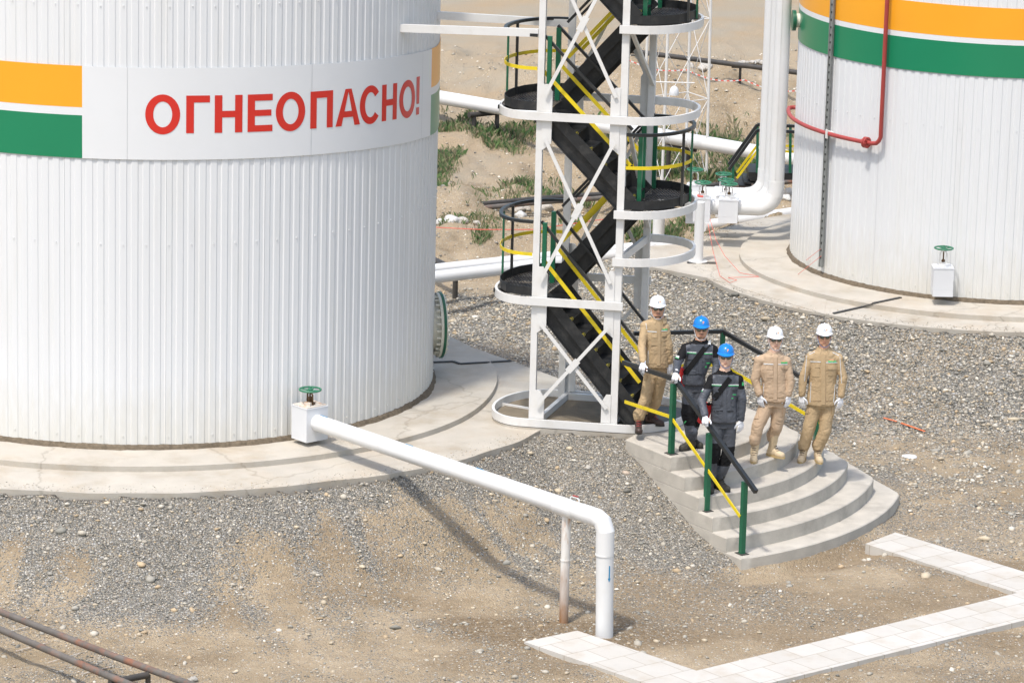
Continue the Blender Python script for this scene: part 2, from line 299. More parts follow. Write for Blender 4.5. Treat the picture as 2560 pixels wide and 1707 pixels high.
def gmat():
    m = bpy.data.materials.new('ground_soil_gravel'); m.use_nodes = True; n = m.node_tree.nodes; L = m.node_tree.links; b = n['Principled BSDF']
    b.inputs['Roughness'].default_value = .93; b.inputs['Specular IOR Level'].default_value = .2
    tc = n.new('ShaderNodeTexCoord'); at_ = n.new('ShaderNodeAttribute'); at_.attribute_name = 'mask'; sp = n.new('ShaderNodeSeparateColor'); L.new(at_.outputs['Color'], sp.inputs[0])
    def N(scale, det=6, rough=.6):
        q = n.new('ShaderNodeTexNoise'); q.inputs['Scale'].default_value = scale; q.inputs['Detail'].default_value = det; q.inputs['Roughness'].default_value = rough; L.new(tc.outputs['Object'], q.inputs['Vector']); return q.outputs[0]
    def ramp(src, els):
        q = n.new('ShaderNodeValToRGB'); e = q.color_ramp.elements; e[0].position = els[0][0]; e[0].color = (*els[0][1], 1); e[1].position = els[-1][0]; e[1].color = (*els[-1][1], 1)
        for p, c in els[1:-1]: k = e.new(p); k.color = (*c, 1)
        L.new(src, q.inputs[0]); return q.outputs[0]
    def mix(f, a, c, bt='MIX'):
        q = n.new('ShaderNodeMix'); q.data_type = 'RGBA'; q.blend_type = bt
        for i, s_ in ((0, f), (6, a), (7, c)):
            if isinstance(s_, (float, int)): q.inputs[i].default_value = s_
            elif isinstance(s_, tuple): q.inputs[i].default_value = (*s_, 1)
            else: L.new(s_, q.inputs[i])
        return q.outputs[2]
    def mr(s_, a, b_, c=0., d=1.):
        q = n.new('ShaderNodeMapRange'); q.inputs[1].default_value = a; q.inputs[2].default_value = b_; q.inputs[3].default_value = c; q.inputs[4].default_value = d; L.new(s_, q.inputs[0]); return q.outputs[0]
    dirt = ramp(N(1.3), [(.3, (.255, .195, .120)), (.5, (.355, .28, .185)), (.7, (.43, .35, .245))])
    dirt = mix(mr(N(14, 8), .4, .7, 0, .5), dirt, (.27, .20, .13)); dirt = mix(mr(N(45, 4), .56, .72, 0, .6), dirt, (.42, .38, .31))
    dirt = mix(mr(sp.outputs[1], 0, 1, 0, .95), dirt, mix(mr(N(20, 6), .4, .6), (.165, .118, .070), (.26, .20, .13)))
    # stones: two sizes of cells
    def stones(scale):
        v = n.new('ShaderNodeTexVoronoi'); v.inputs['Scale'].default_value = scale; v.inputs['Randomness'].default_value = 1
        nz = n.new('ShaderNodeTexNoise'); nz.inputs['Scale'].default_value = scale*.6; L.new(tc.outputs['Object'], nz.inputs['Vector'])
        vm = n.new('ShaderNodeVectorMath'); vm.operation = 'SCALE'; vm.inputs['Scale'].default_value = .5/scale; L.new(nz.outputs['Color'], vm.inputs[0])
        va = n.new('ShaderNodeVectorMath'); L.new(tc.outputs['Object'], va.inputs[0]); L.new(vm.outputs[0], va.inputs[1]); L.new(va.outputs[0], v.inputs['Vector'])
        ss = n.new('ShaderNodeSeparateColor'); L.new(v.outputs['Color'], ss.inputs[0])
        col = ramp(ss.outputs[0], [(0, (.16, .158, .145)), (.3, (.25, .242, .215)), (.55, (.36, .335, .285)), (.75, (.41, .345, .255)), (.9, (.50, .475, .43)), (1, (.60, .59, .56))])
        dd = mr(v.outputs['Distance'], .2, .75, 1, .32)
        return mix(1., col, dd, 'MULTIPLY'), v.outputs['Distance'], ss.outputs[1]
    s1, h1, r1 = stones(42); s2, h2, r2 = stones(90)
    gr = mix(mr(r1, .45, .55), s2, s1); sB, hB, rB = stones(25); sy = n.new('ShaderNodeSeparateXYZ'); L.new(tc.outputs['Object'], sy.inputs[0])
    fb = n.new('ShaderNodeMath'); fb.operation = 'MULTIPLY'; L.new(mr(sy.outputs[1], 50.0, 51.5), fb.inputs[0]); L.new(mr(rB, .30, .38), fb.inputs[1]); gr = mix(fb.outputs[0], gr, sB)
    vb = n.new('ShaderNodeTexVoronoi'); vb.inputs['Scale'].default_value = 55; L.new(tc.outputs['Object'], vb.inputs['Vector'])
    sb = n.new('ShaderNodeSeparateColor'); L.new(vb.outputs['Color'], sb.inputs[0])
    # threshold per stone so the edge of a gravel patch is made of single stones
    f = n.new('ShaderNodeMath'); f.operation = 'SUBTRACT'; L.new(sp.outputs[0], f.inputs[0]); L.new(sb.outputs[0], f.inputs[1])
    fac = mr(f.outputs[0], -.08, .08)
    base = mix(fac, dirt, gr)
    # scattered small stones in the soil
    v3 = n.new('ShaderNodeTexVoronoi'); v3.inputs['Scale'].default_value = 30; L.new(tc.outputs['Object'], v3.inputs['Vector'])
    s3 = n.new('ShaderNodeSeparateColor'); L.new(v3.outputs['Color'], s3.inputs[0])
    on = n.new('ShaderNodeMath'); on.operation = 'MULTIPLY'; L.new(mr(s3.outputs[1], .80, .84), on.inputs[0]); L.new(mr(v3.outputs['Distance'], .38, .30), on.inputs[1])
    base = mix(on.outputs[0], base, ramp(s3.outputs[0], [(0, (.22, .22, .21)), (.5, (.42, .38, .31)), (1, (.58, .56, .52))]))
    # background yard: paler, greyer tracks
    base = mix(sp.outputs[2], base, mix(mr(N(.5, 5), .35, .65), (.37, .28, .18), (.34, .295, .225)))
    L.new(base, b.inputs['Base Color'])
    bp = n.new('ShaderNodeBump'); bp.inputs['Strength'].default_value = .9; bp.inputs['Distance'].default_value = .016; L.new(mr(h1, 0, .8, 1, 0), bp.inputs['Height'])
    bp2 = n.new('ShaderNodeBump'); bp2.inputs['Strength'].default_value = .7; bp2.inputs['Distance'].default_value = .02; L.new(N(9, 10, .7), bp2.inputs['Height']); L.new(bp.outputs[0], bp2.inputs['Normal'])
    L.new(bp2.outputs[0], b.inputs['Normal']); return m
def terrain():
    xs = np.unique(np.concatenate([np.arange(-400, -40, 30), np.arange(-40, -12, 2), np.arange(-12, 14, .07), np.arange(14, 40, 2), np.arange(40, 401, 30)]))
    ys = np.unique(np.concatenate([np.arange(-60, 20, 10), np.arange(20, 39, 1), np.arange(39, 60, .07), np.arange(60, 84, .11), np.arange(84, 130, 1.), np.arange(130, 900, 35)]))
    X, Y = np.meshgrid(xs, ys); H, G, D = masks(X, Y); ny, nx = X.shape
    H = H+(fbm(X*7, Y*7, 3, 91)-.45)*.03*(Y > 40)*(Y < 80)*(np.abs(X) < 14)
    co = np.stack([X, Y, H], -1).reshape(-1, 3)
    i = np.arange(ny*nx).reshape(ny, nx); F = np.stack([i[:-1, :-1], i[:-1, 1:], i[1:, 1:], i[1:, :-1]], -1).reshape(-1, 4)
    me = bpy.data.meshes.new('ground'); me.vertices.add(len(co)); me.vertices.foreach_set('co', co.ravel())
    me.loops.add(F.size); me.loops.foreach_set('vertex_index', F.ravel()); me.polygons.add(len(F)); me.polygons.foreach_set('loop_start', np.arange(0, F.size, 4)); me.update(calc_edges=True)
    me.polygons.foreach_set('use_smooth', np.ones(len(F), bool))
    B = sstep(77.5, 79.5, Y)*(1-.0*X); B = np.maximum(B, sstep(69, 72, Y)*sstep(.8, -.6, X)*.9)
    ca = me.color_attributes.new('mask', 'FLOAT_COLOR', 'POINT'); C = np.stack([G, D, B, np.ones_like(G)], -1).reshape(-1, 4); ca.data.foreach_set('color', C.ravel())
    me.materials.append(gmat()); o = link('ground', me); tag(o, kind='structure'); return o
terrain()
def pebmat():
    m = bpy.data.materials.new('pebble_stone'); m.use_nodes = True; n = m.node_tree.nodes; b = n['Principled BSDF']; b.inputs['Roughness'].default_value = .8
    a = n.new('ShaderNodeAttribute'); a.attribute_name = 'stone'; m.node_tree.links.new(a.outputs['Color'], b.inputs['Base Color']); return m
def pebbles(name, P, R, label, flat=.55, sub=1):
    """P (n,2) positions, R (n) radii: one mesh of small stones"""
    if sub == 0:
        base = np.array([(1, 0, 0), (0, 1, 0), (-1, 0, 0), (0, -1, 0), (0, 0, 1), (0, 0, -1)], float); F = np.array([(0, 1, 4), (1, 2, 4), (2, 3, 4), (3, 0, 4), (1, 0, 5), (2, 1, 5), (3, 2, 5), (0, 3, 5)])
    else:
        bm = bmesh.new(); bmesh.ops.create_icosphere(bm, subdivisions=sub, radius=1); base = np.array([v.co[:] for v in bm.verts]); F = np.array([[v.index for v in f.verts] for f in bm.faces]); bm.free()
    n = len(P); k = len(base); a = RNG.uniform(0, 2*pi, n); sx = RNG.uniform(.8, 1.4, n); sy = RNG.uniform(.6, 1., n); sz = RNG.uniform(flat*.7, flat*1.3, n)
    B = base[None]*np.stack([sx, sy, sz], -1)[:, None]*R[:, None, None]; B = B*RNG.uniform(.82, 1.15, (n, k, 1))
    ca, sa = np.cos(a)[:, None], np.sin(a)[:, None]; tx = RNG.uniform(-.4, .4, n)[:, None]
    x = B[..., 0]*ca-B[..., 1]*sa; y = B[..., 0]*sa+B[..., 1]*ca; z = B[..., 2]+y*tx
    Z = hgt(P[:, 0], P[:, 1])
    co = np.stack([x+P[:, 0:1], y+P[:, 1:2], z+(Z+R*.12)[:, None]], -1).reshape(-1, 3)
    FF = (F[None]+(np.arange(n)*k)[:, None, None]).reshape(-1, 3)
    me = bpy.data.meshes.new(name); me.vertices.add(len(co)); me.vertices.foreach_set('co', co.ravel()); me.loops.add(FF.size); me.loops.foreach_set('vertex_index', FF.ravel().astype(np.int32))
    me.polygons.add(len(FF)); me.polygons.foreach_set('loop_start', np.arange(0, FF.size, 3)); me.update(calc_edges=True)
    if sub > 0: me.polygons.foreach_set('use_smooth', np.ones(len(FF), bool))
    pal = np.array([(.14, .145, .14), (.21, .215, .205), (.28, .28, .265), (.34, .33, .30), (.40, .36, .29), (.37, .30, .21), (.45, .44, .41), (.58, .57, .54), (.32, .28, .25)])*(1.0 if sub == 0 else 1.0)
    pal = pal*np.array([1.24, 1.16, 1.04]); c = pal[RNG.choice(len(pal), n, p=[.10, .16, .18, .16, .13, .08, .12, .05, .02] if sub == 0 else [.02, .09, .22, .22, .20, .10, .11, .02, .02])]*RNG.uniform(.85, 1.15, (n, 1)); c = np.repeat(np.c_[c, np.ones(n)], k, 0)
    at_ = me.color_attributes.new('stone', 'FLOAT_COLOR', 'POINT'); at_.data.foreach_set('color', c.ravel().astype(np.float32))
    me.materials.append(PEB); return tag(link(name, me), label, 'gravel', kind='stuff')
PEB = pebmat()
def in_stairs(x, y): return ((x-1)**2+(y-49.3)**2 < 4.3**2) & (y < 50) & (x > 1.5) & ((x-1.54)*.836+(y-47.84)*.549 > -.05)
PATH = dict(A=[(.23, 42.44), (.85, 42.91), (2.19, 41.54), (1.39, 41.16)], )
def inpath(x, y):
    r = np.zeros(x.shape, bool)
    for q in PATHS: r |= polyd(x, y, q) < .02
    return r
PATHS = [[(.23, 42.44), (1.64, 41.0), (2.19, 41.54), (.85, 42.91)],
         [(1.60, 41.02), (2.9, 41.11), (7.6, 44.95), (7.4, 45.85), (6.24, 44.86), (2.19, 41.54)],
         [(4.55, 46.81), (6.24, 44.86), (6.75, 45.35), (4.98, 47.36)]]
def scatter(n, x0, x1, y0, y1, lo, pw=1.0):
    x = RNG.uniform(x0, x1, n); y = RNG.uniform(y0, y1, n); H, G, D = masks(x, y)
    ok = (RNG.uniform(0, 1, n) < lo+(1-lo)*G**pw) & ~in_stairs(x, y) & ~inpath(x, y) & (pad1d(x, y) > .03) & (towerd(x, y) > .03) & (np.minimum(np.hypot(x-P2C[0], y-P2C[1])-P2C[2], polyd(x, y, POLY2)) > .03)
    return np.stack([x[ok], y[ok]], -1)
P = scatter(190000, -8.5, 9, 39.5, 60.5, .05)
pebbles('gravel', P, RNG.uniform(.006, .0165, len(P))*RNG.uniform(.7, 1.3, len(P))*np.where(P[:, 1]+P[:, 0]*.3 > 50.2, RNG.choice([1.3, 1.8, 2.5], len(P), p=[.55, .33, .12]), RNG.choice([1, 1.6], len(P), p=[.9, .1])), 'loose grey and beige gravel covering the banks around both tank pads', sub=0)
P = scatter(15000, -8.5, 9, 39.5, 62, .22)
pebbles('pebbles', P, RNG.gamma(2.2, .0065, len(P))*np.where(P[:, 1] > 50, 1.3, 1.0)+.010, 'scattered rounded river stones lying in gravel and dirt', sub=1)
# ---------------------------------------------------------------- concrete aprons
def arc(cx, cy, r, a0, a1, n): return [(cx+r*cos(a0+(a1-a0)*i/n), cy+r*sin(a0+(a1-a0)*i/n)) for i in range(n+1)]
def clip_pad1():
    pts = []
    for i in range(240):
        a = 2*pi*i/240; r = P1C[2]*(1+.004*sin(7*a)+.003*sin(13*a)+.0025*sin(31*a)+.004*noise.noise(Vector((a*9, 1, 0))))
        x, y = P1C[0]+r*cos(a), P1C[1]+r*sin(a); d = ((x-.66)*.80+(y-51.1)*.58)/.988
        if d > 0: x -= .80/.988*d; y -= .58/.988*d
        pts.append((x, y))
    return pts
mb = MB(); mb.prism(clip_pad1(), -.5, -.07); mb.prism([(P1C[0]+.05+4.86*cos(t)*(1+.003*sin(9*t)), 50.62+4.86*sin(t)) for t in np.linspace(0, 2*pi, 200)[:-1]], -.3, 0.0)
o = mb.build('pavement', MT['conc'], smooth=True); tag(o, kind='structure')
mb = MB(); a2 = np.linspace(0, 2*pi, 220)[:-1]
mb.prism([(P2C[0]+P2C[2]*cos(t), P2C[1]+P2C[2]*sin(t)) for t in a2], -.5, -.075); mb.prism([(7.5+3.95*cos(t)*(1+.003*sin(8*t)), 59.2+3.95*sin(t)) for t in a2], -.3, 0.0)
o = mb.build('pavement', MT['conc'], smooth=True); tag(o, kind='structure')
mb = MB(); mb.prism(POLY2, -.45, -.068); o = mb.build('pavement', MT['conc']); tag(o, kind='structure')
# dark soil rings under the tank skirts
for (cx, cy, R) in (T1, T2):
    mb = MB(); n = 260; vs = []; fs = []
    for i in range(n):
        a = 2*pi*i/n; q = .01+.035*noise.noise(Vector((cx+20*cos(a), cy+20*sin(a), 1)))+.02*random.random()
        for r, z in ((R-.15, .06), (R+.0, .055+.01*random.random()), (R+.012+q*.5, .03+.02*random.random()), (R+.03+q, -.01)):
            vs.append((cx+r*cos(a), cy+r*sin(a), z))
    fs = [(i*4+j, i*4+j+1, ((i+1) % n)*4+j+1, ((i+1) % n)*4+j) for i in range(n) for j in range(3)]
    mb.add(vs, fs); tag(mb.build('soil_seam', MT['soil'], fixn=False), 'dark crumbly soil seam round the foot of the '+('left' if cx < 0 else 'right')+' tank', 'soil', kind='stuff')
def spill():
    n = 5200; a = RNG.uniform(0, 2*pi, n); which = RNG.uniform(0, 1, n) < .6; cx = np.where(which, P1C[0], P2C[0]); cy = np.where(which, P1C[1], P2C[1]); r = np.where(which, P1C[2], P2C[2])-np.abs(RNG.normal(0, .16, n))-.01
    x = cx+r*np.cos(a); y = cy+r*np.sin(a); ok = np.where(which, pad1d(x, y) < -.02, True) & (towerd(x, y) > .05) & (y < np.where(which, 54, 62)); x, y = x[ok], y[ok]
    global hgt; keep = hgt; hgt = lambda X, Y: np.full(np.shape(X), -.07)
    pebbles('pebbles', np.stack([x, y], -1), RNG.uniform(.004, .013, len(x)), 'small stones spilled over the rims of the concrete aprons', sub=0); hgt = keep
    x = RNG.uniform(-4, 8, 3800); y = RNG.uniform(61, 80, 3800); pebbles('pebbles', np.stack([x, y], -1), RNG.gamma(2, .008, 3800)+.010, 'stones scattered over the rough earth and bank behind the tanks', sub=0)
spill()
# joint strips across the pads
def strip_on(name, pts, wid, m, label, cat, t=.012):
    mb = MB()
    for a, b in zip(pts, pts[1:]): mb.bar(a, b, wid, t)
    return tag(mb.build(name, m), label, cat)
def joint(px, cx, cy, r, zo, label):
    pts = []
    for a, b in zip(px, px[1:]):
        for k in range(14):
            t = k/14; x, y = a[0]+(b[0]-a[0])*t, a[1]+(b[1]-a[1])*t; p = g(x, y, zo)
            q = g(x, y, .012)
            if hypot(q.x-cx, q.y-cy) < r: p = q
            elif hypot(p.x-cx, p.y-cy) < r: continue
            pts.append(p)
    mb = MB(); [mb.bar(a, b, .045, .014) for a, b in zip(pts, pts[1:]) if (a-b).length > .005]; tag(mb.build('joint_cover', MT['rubber']), label, 'joint cover')
joint([(2084, 783), (2176, 762), (2186, 757), (2257, 742)], 7.5, 59.2, 3.95, -.062, 'dark rubber joint cover lying across the right tank apron')
joint([(1084, 905), (1133, 903), (1150, 909), (1288, 901)], P1C[0]+.05, 50.62, 4.86, -.058, 'thin dark joint cover crossing the apron beside the left tank')
# ---------------------------------------------------------------- white tiled path
def tilemat():
    m = pmat('white_path_tile', (.55, .525, .48), .7, .05, 6, .3, 60, stain=(.42, .36, .28), stain_amt=.5, stain_scale=3)
    n = m.node_tree.nodes; L = m.node_tree.links; b = n['Principled BSDF']; src = b.inputs['Base Color'].links[0].from_socket
    tc = n.new('ShaderNodeTexCoord'); mp = n.new('ShaderNodeMapping'); mp.inputs['Rotation'].default_value = (0, 0, radians(-39.4)); L.new(tc.outputs['Object'], mp.inputs[0])
    bk = n.new('ShaderNodeTexBrick'); bk.offset = .5; bk.inputs['Scale'].default_value = 1; bk.inputs['Brick Width'].default_value = .42; bk.inputs['Row Height'].default_value = .405; bk.inputs['Mortar Size'].default_value = .005
    bk.inputs['Color1'].default_value = (1, 1, 1, 1); bk.inputs['Color2'].default_value = (.90, .89, .87, 1); bk.inputs['Mortar'].default_value = (.60, .54, .46, 1); L.new(mp.outputs[0], bk.inputs['Vector'])
    x = n.new('ShaderNodeMix'); x.data_type = 'RGBA'; x.blend_type = 'MULTIPLY'; x.inputs[0].default_value = 1; L.new(src, x.inputs[6]); L.new(bk.outputs[0], x.inputs[7]); L.new(x.outputs[2], b.inputs['Base Color']); return m
mb = MB()
mb.prism([(.23, 42.44), (1.64, 41.0), (2.19, 41.54), (.85, 42.91)], -1.25, -1.055)
mb.prism([(1.64, 41.0), (3.02, 41.18), (7.6, 44.9), (7.3, 45.72), (6.24, 44.86), (2.19, 41.54)], -1.25, -1.055)
mb.prism([(4.55, 46.81), (6.24, 44.86), (6.82, 45.33), (4.98, 47.36)], -1.25, -1.055)
tag(mb.build('path', tilemat()), kind='structure')
# ---------------------------------------------------------------- concrete fan steps
def fan():
    root = thing('concrete_steps', 'fan shaped flight of six grey concrete steps below the white stair tower', 'steps', (2.8, 47.6, -1.1))
    cx, cy = 1.0, 49.35
    corn = {6: (2.05, 47.0), 5: (2.225, 46.733), 4: (2.395, 46.474), 3: (2.565, 46.215), 2: (2.735, 45.956), 1: (2.908, 45.693)}
    rc = {6: (3.46, 49.12), 5: (3.82, 49.07), 4: (4.16, 49.05), 3: (4.48, 49.0), 2: (4.82, 48.91), 1: (5.16, 48.84)}
    C3 = {6: (1.10, 49.35), 5: (1.15, 49.3), 4: (1.04, 49.39), 3: (.75, 49.6), 2: (.48, 49.82), 1: (.45, 49.92)}
    for k in range(1, 7):
        z = -.04-.185*(6-k); z0 = z-.185 if k > 1 else -1.4
        c = corn[k]; r = rc[k]; mx, my = C3[k]
        a0 = atan2(c[1]-my, c[0]-mx); a1 = atan2(r[1]-my, r[0]-mx); r0 = hypot(c[0]-mx, c[1]-my); r1 = hypot(r[0]-mx, r[1]-my)
        pts = []
        for i in range(41):
            t = i/40; a = a0+(a1-a0)*t; rr = r0+(r1-r0)*t; pts.append((mx+rr*cos(a), my+rr*sin(a)))
        OL = {6: (1945, 1057), 5: (1997.4, 1082.4), 4: (2060.3, 1118.9), 3: (2118.5, 1154.2), 2: (2184.6, 1196.7), 7: (1863, 1016.5)}
        w1 = g(*OL[min(k+1, 7)], z); dx, dy = w1.x-r[0], w1.y-r[1]; ex = (w1.x+dx*.6, w1.y+dy*.6) if k < 6 else (w1.x, w1.y)
        pts = pts+[(r[0]+dx*.15+.03, r[1]+dy*.15), (w1.x, w1.y)]+([ex] if k < 6 else [])+[(2.4, 49.75), (c[0]-.549*1.0*((c[1]-47.84)/-.836), 47.84)]
        mb = MB(); zt = z
        n = len(pts); ins = []
        for i, p in enumerate(pts):   # tiny bevel on the nosing
            a = Vector(pts[i-1]); b = Vector(pts[(i+1) % n]); d = (b-a).normalized(); nn = Vector((-d.y, d.x)); ins.append((p[0]+nn.x*.012, p[1]+nn.y*.012))
        vs = [(p[0], p[1], z0) for p in pts]+[(p[0], p[1], z-.012) for p in pts]+[(p[0], p[1], z) for p in ins]
        fs = [tuple(range(2*n, 3*n)), tuple(range(n))[::-1]]+[(L_*n+i, L_*n+(i+1) % n, (L_+1)*n+(i+1) % n, (L_+1)*n+i) for L_ in (0, 1) for i in range(n)]
        mb.add(vs, fs); mb.build('step', MT['conc2'], root, smooth=True)
fan()
# ---------------------------------------------------------------- storage tanks
def cylhit(T, px, py, dr=0.0):
    d = ray(px, py); R = T[2]+dr; ox, oy = CC.x-T[0], CC.y-T[1]
    a = d.x**2+d.y**2; b = 2*(d.x*ox+d.y*oy); c = ox*ox+oy*oy-R*R; t = (-b-sqrt(max(0, b*b-4*a*c)))/2/a; P = CC+d*t
    return atan2(P.y-T[1], P.x-T[0]), P.z
def cp(T, th, z, dr=0.0): return V(T[0]+(T[2]+dr)*cos(th), T[1]+(T[2]+dr)*sin(th), z)
def cladding(T, H, pitch=.14):
    n = int(2*pi*T[2]/pitch); mb = MB(); rings = [(.045, 0), (.05, 0), (H, 0)]; per = 6
    prof = [(.0, 0), (.20, -.0005), (.40, .0), (.50, -.0095), (.80, -.0095), (.90, -.0)]
    vs = []
    for z in (.045, H):
        for i in range(n):
            for u, d in prof: vs.append(cp(T, 2*pi*(i+u)/n, z+(.006*noise.noise(Vector((i*.7, 0, z))) if z < 1 else 0), d))
    N = n*per; fs = [(j, (j+1) % N, N+(j+1) % N, N+j) for j in range(N)]; mb.add(vs, fs)
    for i in range(0, n, 9):   # sheet joints
        th = 2*pi*(i+.93)/n; d = .0012; mb.add([cp(T, th-d/2, .05, .0015), cp(T, th+d/2, .05, .0015), cp(T, th+d/2, H, .0015), cp(T, th-d/2, H, .0015)], [(0, 1, 2, 3)], 1)
    for zz in (.16, 2.62, 5.6):     # screw rows
        for i in range(0, n, 2):
            p = cp(T, 2*pi*(i+.15)/n, zz+.01*random.random(), .004); mb.box(p, .014, .014, .014, 2*pi*(i+.15)/n, m=0)
    return mb
def bandpatch(T, th0, th1, z0, z1, dr, droop=None, seg=None, t=.006):
    mb = MB(); n = seg or max(2, int(abs(th1-th0)/.03)); vs = []
    for i in range(n+1):
        th = th0+(th1-th0)*i/n; d = droop(th) if droop else 0
        vs += [cp(T, th, z0+d, dr), cp(T, th, z1+d, dr), cp(T, th, z1+d, dr-t), cp(T, th, z0+d, dr-t)]
    fs = [(4*i+j, 4*(i+1)+j, 4*(i+1)+(j+1) % 4, 4*i+(j+1) % 4) for i in range(n) for j in range(4)]+[(0, 1, 2, 3), (4*n+3, 4*n+2, 4*n+1, 4*n)]
    return mb.add(vs, fs)
def roof(T, H):
    mb = MB(); mb.lathe([(T[2]+.06, H), (T[2]+.06, H+.12), (T[2]-.1, H+.16), (.3, H+.8), (.001, H+.85)], (T[0], T[1], 0), n=96); return mb
def lettering(T, dr, droop):
    mb = MB()
    L_ = [('O', 363, 450), ('G', 465, 524), ('H', 536, 605), ('E', 618, 680), ('O', 688, 761), ('P', 774, 830), ('A', 837, 898), ('C', 897, 949), ('H', 952, 989), ('O', 995, 1034), ('!', 1037, 1045)]
    z0, z1 = 4.035, 4.505; h = z1-z0
    for ch, a, b in L_:
        ta = cylhit(T, a, 280)[0]; tb = cylhit(T, b, 280)[0]; wd = (tb-ta)*T[2]; s_ = .096
        def mp(u, v, ta=ta, tb=tb): th = ta+(tb-ta)*u; return cp(T, th, z0+v*h+droop(th), dr)
        def quad(p, mp=mp, n=8):
            vs = []
            for i in range(n+1):
                t = i/n; lo = (p[0][0]+(p[1][0]-p[0][0])*t, p[0][1]+(p[1][1]-p[0][1])*t); hi = (p[3][0]+(p[2][0]-p[3][0])*t, p[3][1]+(p[2][1]-p[3][1])*t); vs += [mp(*lo), mp(*hi)]
            mb.add(vs, [(2*i, 2*i+2, 2*i+3, 2*i+1) for i in range(n)])
        su = s_/wd; sv = s_/h
        def R_(u0, v0, u1, v1): quad([(u0, v0), (u1, v0), (u1, v1), (u0, v1)])
        def ring(a0, a1, n=56):
            vs = []
            for i in range(n+1):
                t = a0+(a1-a0)*i/n; vs += [mp(.5+.5*cos(t), .5+.53*sin(t)), mp(.5+(.5-su*1.02)*cos(t), .5+(.53-sv*.92)*sin(t))]
            mb.add(vs, [(2*i, 2*i+2, 2*i+3, 2*i+1) for i in range(n)])
        if ch == 'O': ring(0, 2*pi)
        elif ch == 'C': ring(radians(38), radians(322))
        elif ch == 'G': R_(0, 0, su, 1); R_(su, 1-sv*.9, 1, 1)
        elif ch == 'H': R_(0, 0, su, 1); R_(1-su, 0, 1, 1); R_(su, .5-sv*.45, 1-su, .5+sv*.4)
        elif ch == 'E': R_(0, 0, su, 1); R_(su, 1-sv*.85, 1, 1); R_(su, 0, 1, sv*.85); R_(su, .5-sv*.4, .95, .5+sv*.4)
        elif ch == 'P': R_(0, 0, su, 1); R_(1-su, 0, 1, 1); R_(su, 1-sv*.9, 1-su, 1)
        elif ch == 'A':
            quad([(0, 0), (su*1.05, 0), (.5+su*.1, 1), (.5-su*.55, 1)]); quad([(1-su*1.05, 0), (1, 0), (.5+su*.55, 1), (.5-su*.1, 1)]); R_(.25, .23, .75, .23+sv*.8)
        elif ch == '!': quad([(.1, .30), (.9, .30), (1, 1.06), (0, 1.06)], n=2); R_(.05, 0, .95, sv)
    return mb
def handwheel(c, r, m_, root, rr=.011):
    mb = MB(); c = Vector(c); mb.tube([c+V(cos(t)*r, sin(t)*r, 0) for t in np.linspace(0, 2*pi, 33)[:-1]], rr, 8, closed=True)
    for k in range(3):
        a = 2*pi*k/3+.4; mb.bar(c+V(0, 0, -.012), c+V(cos(a)*r*.97, sin(a)*r*.97, 0), .018, .012)
    mb.lathe([(.03, -.03), (.03, .01), (.016, .018), (.016, .035)], c, n=12)
    return mb.build('handwheel', m_, root, smooth=True)
def gate_valve(label, c, rz, bw=.36, bd=.36, bh=.55, wheel=.14, stem=.22, lid='wbox', yoke='wsteel', skirt=True, group=None, neck=None, redring=False):
    """c = centre of the bottom face of the insulated box"""
    root = thing('gate_valve', label, 'valve', c, rz, group); x = Vector(c)
    mb = MB(); mb.box((0, 0, bh/2), bw, bd, bh); 
    if skirt: mb.box((0, 0, .11), bw+.004, bd+.004, .004); mb.box((0, 0, bh+.003), bw+.010, bd+.010, .010)
    mb.build('insulation_box', MT['wbox'], root, local=True)
    mb = MB(); mb.box((0, 0, bh+.016), bw*.92, bd*.92, .01); mb.box((.06, -.08, bh+.04), .08, .05, .05, .5); mb.build('lid', MT[lid], root, local=True)
    mb = MB(); zb = bh+.02
    for s_ in (-1, 1): mb.tube([(s_*.05, 0, zb), (s_*.055, 0, zb+stem*.2), (s_*.05, 0, zb+stem*.8), (s_*.02, 0, zb+stem*.97)], .011, 8)
    mb.lathe([(.07, zb), (.07, zb+.02), (.03, zb+.035), (.028, zb+.06)], n=14); mb.lathe([(.03, zb+stem*.93), (.03, zb+stem)], n=12); mb.build('yoke', MT[yoke], root, smooth=True, local=True)
    mb = MB(); mb.tube([(0, 0, zb), (0, 0, zb+stem+.05)], .011, 10); mb.lathe([(.026, zb+.06), (.03, zb+.08), (.02, zb+.10)], n=12); mb.build('stem', MT['brass'], root, smooth=True, local=True)
    mb = MB(); c0 = V(0, 0, zb+stem+.03); r = wheel; mb.tube([c0+V(cos(t)*r, sin(t)*r, 0) for t in np.linspace(0, 2*pi, 33)[:-1]], .013, 8, closed=True)
    for k in range(4): a = pi*k/2+.5; mb.bar(c0+V(0, 0, -.014), c0+V(cos(a)*r*.97, sin(a)*r*.97, 0), .02, .013)
    mb.lathe([(.034, -.035), (.034, .01), (.018, .02), (.018, .04)], c0, n=12); mb.build('handwheel', MT['gwheel'], root, smooth=True, local=True)
    if redring: mb = MB(); mb.tube([(.075*cos(t), .075*sin(t), zb+.02) for t in np.linspace(0, 2*pi, 25)[:-1]], .015, 6, closed=True); mb.build('collar', MT['redrope'], root, local=True)
    return root
